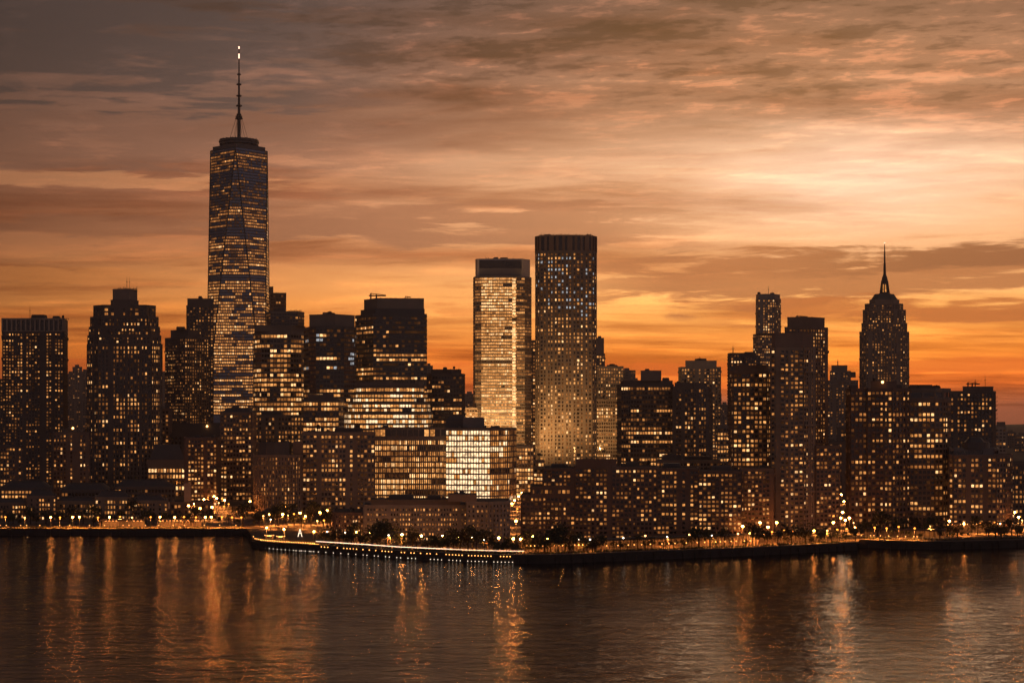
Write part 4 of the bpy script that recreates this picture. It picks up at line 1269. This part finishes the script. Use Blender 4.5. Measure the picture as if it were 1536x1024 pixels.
# ---- floodlights that wash the central towers from their feet
for px, D, tx, tz, pw, lab in ((809, 1352, 812, 40, .30, 'floodlight at the left foot of the ribbed stone tower'), (868, 1340, 850, 40, .10, 'floodlight at the middle foot of the ribbed stone tower'),
                               (736, 1440, 740, 40, .7, 'floodlight at the foot of the golden glass tower'), (906, 1460, 908, 40, .12, 'floodlight before the warm block right of the ribbed tower')):
    x, y = X(px, D), D
    r = empty('floodlight', (x, y, GZ), lab, 'floodlight')
    mb = MB()
    mb.tube((x, y, GZ), (x, y, GZ + 16), .3, .2, 6)
    mb.box(x - 1.6, x + 1.6, y - .3, y + .3, GZ + 15.5, GZ + 16)
    mb.build('mast', M['iron'], r, (x, y, GZ))
    mb = MB()
    mb.box(x - 1.5, x + 1.5, y - .5, y + .6, GZ + 16, GZ + 17.6)
    mb.build('lamp_housing', M['metal_dark'], r, (x, y, GZ))
    ld = bpy.data.lights.new('floodlight_beam', 'SPOT')
    ld.energy = 1.0e6 * pw
    ld.color = (1, .50, .16)
    ld.spot_size, ld.spot_blend = R(150), .9
    ld.shadow_soft_size = 1.5
    lo = bpy.data.objects.new('floodlight_beam', ld)
    COL.objects.link(lo)
    lo.location = (0, .9, 17)
    lo.parent = r
    d = Vector((X(tx, D + 60) - x, 55, 75))
    lo.rotation_euler = (-d).to_track_quat('Z', 'Y').to_euler()


# ---- promenade rail with its white light strip, small lights on the wall
def shore_pts(a, b, off, step=4.0):
    out = []
    px = a
    jit = random.Random(int(a * 7 + step * 3))
    while px <= b:
        D = shoreD(px) + off
        out.append((X(px, D), D))
        px += step * (jit.uniform(.45, 1.6) if step > 8 else 1)
    return out


pts = shore_pts(474, 884, .2, 6)
rb = (pts[0][0], pts[0][1], GZ)
rail = empty('railing', rb, 'promenade railing carrying a long continuous white light strip', 'railing')
mr, ms, mp = MB(), MB(), MB()
for i, (p, q2) in enumerate(zip(pts, pts[1:])):
    lit = (X(474, 640) <= p[0]) and i < 49
    for z in (GZ + 1.15, GZ + 1.45):
        mr.tube((p[0], p[1], z), (q2[0], q2[1], z), .05, None, 5)
    if i > 51:
        continue
    ms.tube((p[0], p[1] - .05, GZ + 1.85), (q2[0], q2[1] - .05, GZ + 1.85), (.10 if i < 34 else .07), None, 6)
mr.build('rail', M['iron'], rail, rb)
ms.build('light_strip', LED, rail, rb)
for p in pts:
    mp.tube((p[0], p[1], GZ + .78), (p[0], p[1], GZ + 1.85), .06, None, 5)
tag(mp.build('post', M['iron'], rail, rb), kind='stuff')
bm_ = MB()
bm_.ball((0, 0, 0), .17, 0, 6, 4)
o_ = bm_.build('wall_light', BULB)
WL = o_.data
bpy.data.objects.remove(o_)
bm_ = MB()
bm_.ball((0, 0, 0), .15, 0, 6, 4)
o_ = bm_.build('wall_light', BULBW)
WLW = o_.data
bpy.data.objects.remove(o_)
bk = MB()
bk.box(-.12, .12, .1, .8, -.06, .06)
o_ = bk.build('bracket', M['iron'])
BRK = o_.data
bpy.data.objects.remove(o_)


def wall_light(me, x, y, z, lab, group):
    r = empty('wall_light', (x, y, z), lab, 'wall light', group)
    for nm, m_ in (('bulb', me), ('bracket', BRK)):
        o = bpy.data.objects.new(nm, m_)
        COL.objects.link(o)
        o.parent = r


rk = random.Random(12)
for p in shore_pts(482, 770, -.85, 4.8):
    if rk.random() < .28:
        continue
    wall_light(WL, p[0], p[1], GZ - .1, 'small orange light in the row under the white strip of the promenade', 'orange lights under the promenade strip')
for p in shore_pts(444, 770, -.85, 5.6):
    if rk.random() < .25:
        continue
    wall_light(WLW, p[0], p[1], .55, 'small white light just above the water on the promenade seawall', 'white waterline lights on the promenade wall')
for p in shore_pts(380, 472, -.5, 2.6):
    wall_light(WL, p[0], p[1] + .3, GZ + 1.0, 'small orange bulb along the tip of the promontory', 'orange bulbs on the promontory tip')
for p in shore_pts(386, 470, -.85, 6):
    wall_light(WLW, p[0], p[1], .6, 'small pale light low on the seawall at the promontory tip', 'pale lights low on the promontory tip wall')
for a, b, st_, off, z, me, lab in ((910, 1135, 11, 6, GZ + 2.6, WL, 'orange bulb hanging at the edge of the long waterfront arcade'), (1292, 1380, 10, 9, GZ + 1.6, WL, 'orange bulb along the low quay under the big front block'),
                                   (790, 880, 6, 14, GZ + 2.6, WL, 'orange bulb over the terrace behind the dark trees'), (0, 360, 19, 10, GZ + 1.2, WL, 'low orange light beside the left embankment road'),
                                   (1424, 1536, 9, 52, GZ + 3.6, WL, 'orange bulb of the lit canopy edge at the right shore')):
    for p in shore_pts(a, b, off, st_):
        wall_light(me, p[0], p[1], z, lab, lab)

# ---- round pavilions and the little lit frame near the tip
for px, D, w_, lab in ((404, 661, 9, 'round lit pavilion nearest the promontory tip'), (421, 656, 8, 'round lit pavilion beside the long terrace on the promontory')):
    x, y = X(px, D), D
    b = (x, y, GZ)
    r = empty('pavilion', b, lab, 'pavilion')
    mb = MB()
    R_ = w_ * D / F * .5 * 1.3
    for j in range(8):
        a = j * math.pi / 4
        mb.tube((x + R_ * math.cos(a), y + R_ * math.sin(a), GZ), (x + R_ * math.cos(a), y + R_ * math.sin(a), GZ + 2.4), .09, None, 5)
    tag(mb.build('column', M['stone'], r, b), kind='stuff')
    mb = MB()
    mb.tube((x, y, GZ + 2.4), (x, y, GZ + 2.6), R_ * 1.12, R_ * 1.12, 16)
    mb.tube((x, y, GZ + 2.6), (x, y, GZ + 3.6), R_ * 1.05, .1, 16)
    mb.build('roof', M['metal_dark'], r, b)
    for j in range(14):
        a = j * math.pi / 7
        mb = MB()
        mb.ball((x + R_ * 1.15 * math.cos(a), y + R_ * 1.15 * math.sin(a), GZ + 2.5), .13, 0, 6, 4)
        mb.build('bulb', BULB, r, b)
    mb = MB()
    mb.tube((x, y, GZ + 2.25), (x, y, GZ + 2.38), R_ * .6, R_ * .6, 12)
    mb.build('ceiling_light', CEIL, r, b)
x, y = X(450, 684), 684.0
r = empty('light_sculpture', (x, y, GZ), 'small white lit A-shaped frame standing on the dark lawn of the promontory', 'light sculpture')
mb = MB()
for s_ in (-1, 1):
    mb.tube((x + s_ * .85, y, GZ + .1), (x, y, GZ + 3.4), .14, .1, 6)
mb.tube((x - .45, y, GZ + 1.5), (x + .45, y, GZ + 1.5), .1, None, 6)
mb.build('light_tube', LED, r, (x, y, GZ))
mb = MB()
mb.box(x - 1.2, x + 1.2, y - .5, y + .5, GZ, GZ + .15)
mb.build('plinth', M['stone'], r, (x, y, GZ))


# ---- open arcades and terraces on the waterfront: columns, roof, back wall, lit ceiling
def arcade(name, label, a, b, off, h, depth, bays, lights='ceiling_light', arch=False):
    D0 = shoreD((a + b) / 2) + off
    x0, D1, x1, D2 = X(a, shoreD(a) + off), shoreD(a) + off, X(b, shoreD(b) + off), shoreD(b) + off
    base = ((x0 + x1) / 2, D0, GZ)
    r = empty(name, base, label, 'arcade')
    p, q2 = (x0, D1), (x1, D2)
    d = Vector((x1 - x0, D2 - D1))
    L = d.length
    d.normalize()
    n = (d.y, -d.x)
    mb = MB()
    mb.obox(p, q2, n, -depth, .6, GZ + h, GZ + h + .45)
    mb.obox(p, q2, n, -depth - .2, .9, GZ + h + .452, GZ + h + .65)
    mb.build('roof', M['roof_grey'], r, base)
    mb = MB()
    mb.obox(p, q2, n, -depth, -depth + .3, GZ, GZ + h - .002)
    mb.build('wall', M['stone'], r, base)
    for j in range(bays + 1):
        t = j / bays
        c = (p[0] + d.x * L * t, p[1] + d.y * L * t)
        mb = MB()
        mb.box(c[0] - .16, c[0] + .16, c[1] - .16, c[1] + .16, GZ, GZ + h - .004)
        mb.box(c[0] - .26, c[0] + .26, c[1] - .26, c[1] + .26, GZ, GZ + .3)
        mb.box(c[0] - .26, c[0] + .26, c[1] - .26, c[1] + .26, GZ + h - .35, GZ + h - .006)
        mb.build('column', M['stone'], r, base)
        if arch and j < bays:
            w2 = L / bays / 2
            cc = (c[0] + d.x * w2, c[1] + d.y * w2)
            mb = MB()
            for g in range(8):
                a0, a1 = math.pi * g / 8, math.pi * (g + 1) / 8
                for (g0, g1) in ((a0, a1),):
                    xa, xb = math.cos(g0) * w2 * .9, math.cos(g1) * w2 * .9
                    mb.tube((cc[0] + d.x * xa, cc[1] + d.y * xa, GZ + h - 1.3 + math.sin(g0) * 1.15), (cc[0] + d.x * xb, cc[1] + d.y * xb, GZ + h - 1.3 + math.sin(g1) * 1.15), .13, None, 5)
            mb.build('arch', M['stone'], r, base)
    rr = random.Random(label)
    for j in range(bays):
        if rr.random() < .72:
            t = (j + .5) / bays
            c = (p[0] + d.x * L * t - n[0] * depth * .45, p[1] + d.y * L * t - n[1] * depth * .45)
            mb = MB()
            mb.box(c[0] - L / bays * .28, c[0] + L / bays * .28, c[1] - .5, c[1] + .5, GZ + h - .16, GZ + h - .05)
            mb.build('ceiling_light', CEIL, r, base)


arcade('arcade', 'long orange lit arcade with columns on the waterfront under the front apartment row', 904, 1136, 17, 3.6, 5, 46)
arcade('arcade', 'arched lit terrace behind the dark trees at the centre of the waterfront', 782, 892, 24, 3.6, 5, 14, arch=True)
arcade('arcade', 'short orange lit arcade at the foot of the tall front tower', 1150, 1246, 22, 3.6, 5, 18)
arcade('arcade', 'low dark roofed quay shed with orange lights under the big front block', 1296, 1418, 24, 2.8, 6, 16)
arcade('arcade', 'orange lit canopy below the wide low apartment block at the right shore', 1424, 1512, 54, 3.4, 4, 16)
arcade('arcade', 'lit colonnade beside the left embankment lamps', 150, 214, 14, 3.0, 4, 12)
arcade('arcade', 'second lit colonnade on the left embankment nearer the glowing street', 236, 300, 15, 3.0, 4, 12)

# ---- canvas dome by the left shore
x, y = X(253, 830), 830.0
r = empty('tent', (x, y, GZ), 'pale arched canvas hall with lamps beside it on the left shore', 'tent')
mb = MB()
n_ = 10
for i in range(n_):
    a0, a1 = math.pi * i / n_, math.pi * (i + 1) / n_
    for (ya, yb) in ((y, y + 12),):
        P_ = lambda a, yy: (x + 5.0 * math.cos(a), yy, GZ + 6.4 * math.sin(a))
        mb.face([P_(a0, ya), P_(a0, yb), P_(a1, yb), P_(a1, ya)])
mb.face([(x + 5 * math.cos(math.pi * i / n_), y, GZ + 6.4 * math.sin(math.pi * i / n_)) for i in range(n_ + 1)])
mb.face([(x + 5 * math.cos(math.pi * i / n_), y + 12, GZ + 6.4 * math.sin(math.pi * i / n_)) for i in reversed(range(n_ + 1))])
mb.build('canvas', M['tent'], r, (x, y, GZ))
mb = MB()
mb.box(x - 1.2, x + 1.2, y - .15, y - .02, GZ, GZ + 3)
mb.build('door', M['metal_dark'], r, (x, y, GZ))


# ---- trees
def tree_meshes(seed, h, w_, leaf):
    rg = random.Random(seed)
    tk = MB()
    tk.tube((0, 0, 0), (rg.uniform(-.1, .1), 0, h * .42), .22, .13, 7)
    lobes = []
    for j in range(9):
        a = rg.uniform(0, 6.28)
        rr = rg.uniform(.1, .36) * w_
        c = Vector((rr * math.cos(a), rr * math.sin(a), h * rg.uniform(.42, .86)))
        lobes.append((c, rg.uniform(.15, .27) * w_))
        if j < 6:
            tk.tube((0, 0, h * .34), tuple(c), .08, .03, 5)
    cr = MB()
    for c, rad in lobes:
        for j in range(46):
            v = Vector((rg.gauss(0, 1), rg.gauss(0, 1), rg.gauss(0, .8)))
            v = v.normalized() * rad * rg.uniform(.55, 1.15)
            p = c + v
            u = Vector((rg.gauss(0, 1), rg.gauss(0, 1), rg.gauss(0, 1))).normalized()
            t = u.orthogonal().normalized()
            s = rg.uniform(.16, .38)
            cr.face([p - u * s, p + t * s * .6, p + u * s, p - t * s * .6])
    out = []
    for nm, b, mt in (('trunk', tk, M['bark']), ('crown', cr, leaf)):
        o = b.build(nm, mt)
        out.append((nm, o.data))
        bpy.data.objects.remove(o)
    return out


TREES = [tree_meshes(s, h, w_, lf) for s, h, w_, lf in ((1, 6.2, 5.2, M['leaf_dark']), (2, 5.2, 5.6, M['leaf']), (3, 7.4, 5.6, M['leaf_dark']), (4, 4.4, 4.6, M['leaf']), (5, 5.8, 6.4, M['leaf_dark']))]


def tree_row(where, group, items, seed):
    rg = random.Random(seed)
    for i, (px, D) in enumerate(sorted(items)):
        k = rg.randrange(5)
        r = empty('tree', (X(px, D), D, GZ), '%s dark tree from the left %s' % (ORD[i], where), 'tree', group)
        s = rg.choice((.6, .8, .95, 1.1, 1.3, 1.55)) * rg.uniform(.9, 1.1)
        r.scale = (s, s, s * rg.uniform(.85, 1.1))
        r.rotation_euler = (0, 0, rg.uniform(0, 6.28))
        for nm, me in TREES[k]:
            o = bpy.data.objects.new(nm, me)
            COL.objects.link(o)
            o.parent = r


rg = random.Random(77)
tree_row('along the left embankment', 'trees along the left embankment', [(10 + i * 11.8 + rg.uniform(-4, 4), 752 + rg.uniform(-9, 16)) for i in range(31)], 1)
tree_row('around the plaza lamps', 'trees around the plaza', [(380 + rg.uniform(0, 125), rg.uniform(738, 800)) for i in range(24)], 2)
tree_row('on the promontory below the low-rise', 'trees on the promontory', [(488 + i * 7.6 + rg.uniform(-3, 3), shoreD(488 + i * 7.6) + rg.uniform(11, 22)) for i in range(34)], 3)
tree_row('in the dark clump at the centre of the waterfront', 'trees in the central waterfront clump', [(742 + i * 5.6 + rg.uniform(-2, 2), shoreD(742 + i * 5.6) + rg.uniform(9, 20)) for i in range(28)], 4)
tree_row('along the right waterfront walk', 'trees along the right waterfront', [(905 + i * 13 + rg.uniform(-5, 5), shoreD(905 + i * 13) + rg.uniform(9, 14)) for i in range(30)], 5)
tree_row('at the far right quay', 'trees at the far right quay', [(1292 + i * 8 + rg.uniform(-3, 3), shoreD(1292 + i * 8) + rg.uniform(14, 42)) for i in range(33)], 6)
tree_row('in the gaps of the left back streets', 'trees in the left back streets', [(rg.uniform(5, 260), rg.uniform(820, 900)) for i in range(22)], 7)

# ---- low planting
for nm, lab, pts in (('shrubs', 'planting', shore_pts(388, 880, 8.5, 1.4) + shore_pts(0, 362, 9, 1.8)), ('shrubs', 'planting', shore_pts(896, 1284, 8, 1.5) + shore_pts(1292, 1560, 11, 1.5))):
    mb = MB()
    for p in pts:
        if rg.random() < .3:
            continue
        for j in range(12):
            c = Vector((p[0] + rg.uniform(-.9, .9), p[1] + rg.uniform(-.8, .8), GZ + rg.uniform(.05, .8)))
            u = Vector((rg.gauss(0, 1), rg.gauss(0, 1), rg.gauss(0, 1))).normalized()
            t = u.orthogonal().normalized()
            s = rg.uniform(.15, .35)
            mb.face([c - u * s, c + t * s * .6, c + u * s, c - t * s * .6])
    tag(mb.build(nm, M['leaf']), kind='stuff')

# ================================================================== dusk haze
mb = MB()
mb.hexa([(-2700, -120, -3), (2700, -120, -3), (2700, 6100, -3), (-2700, 6100, -3), (-2700, -120, 600), (2700, -120, 600), (2700, 6100, 600), (-2700, 6100, 600)])
hz = mb.build('haze', [])
hm = bpy.data.materials.new('haze')
hm.use_nodes = True
t = NT(hm.node_tree)
t.n.remove(t.n['Principled BSDF'])
pv = t.node('ShaderNodeVolumePrincipled')
pv.inputs['Color'].default_value = (.95, .80, .70, 1)
pv.inputs['Density'].default_value = .000065
pv.inputs['Anisotropy'].default_value = 0.3
t.l.new(pv.outputs[0], t.n['Material Output'].inputs['Volume'])
hz.data.materials.append(hm)
tag(hz, kind='stuff')
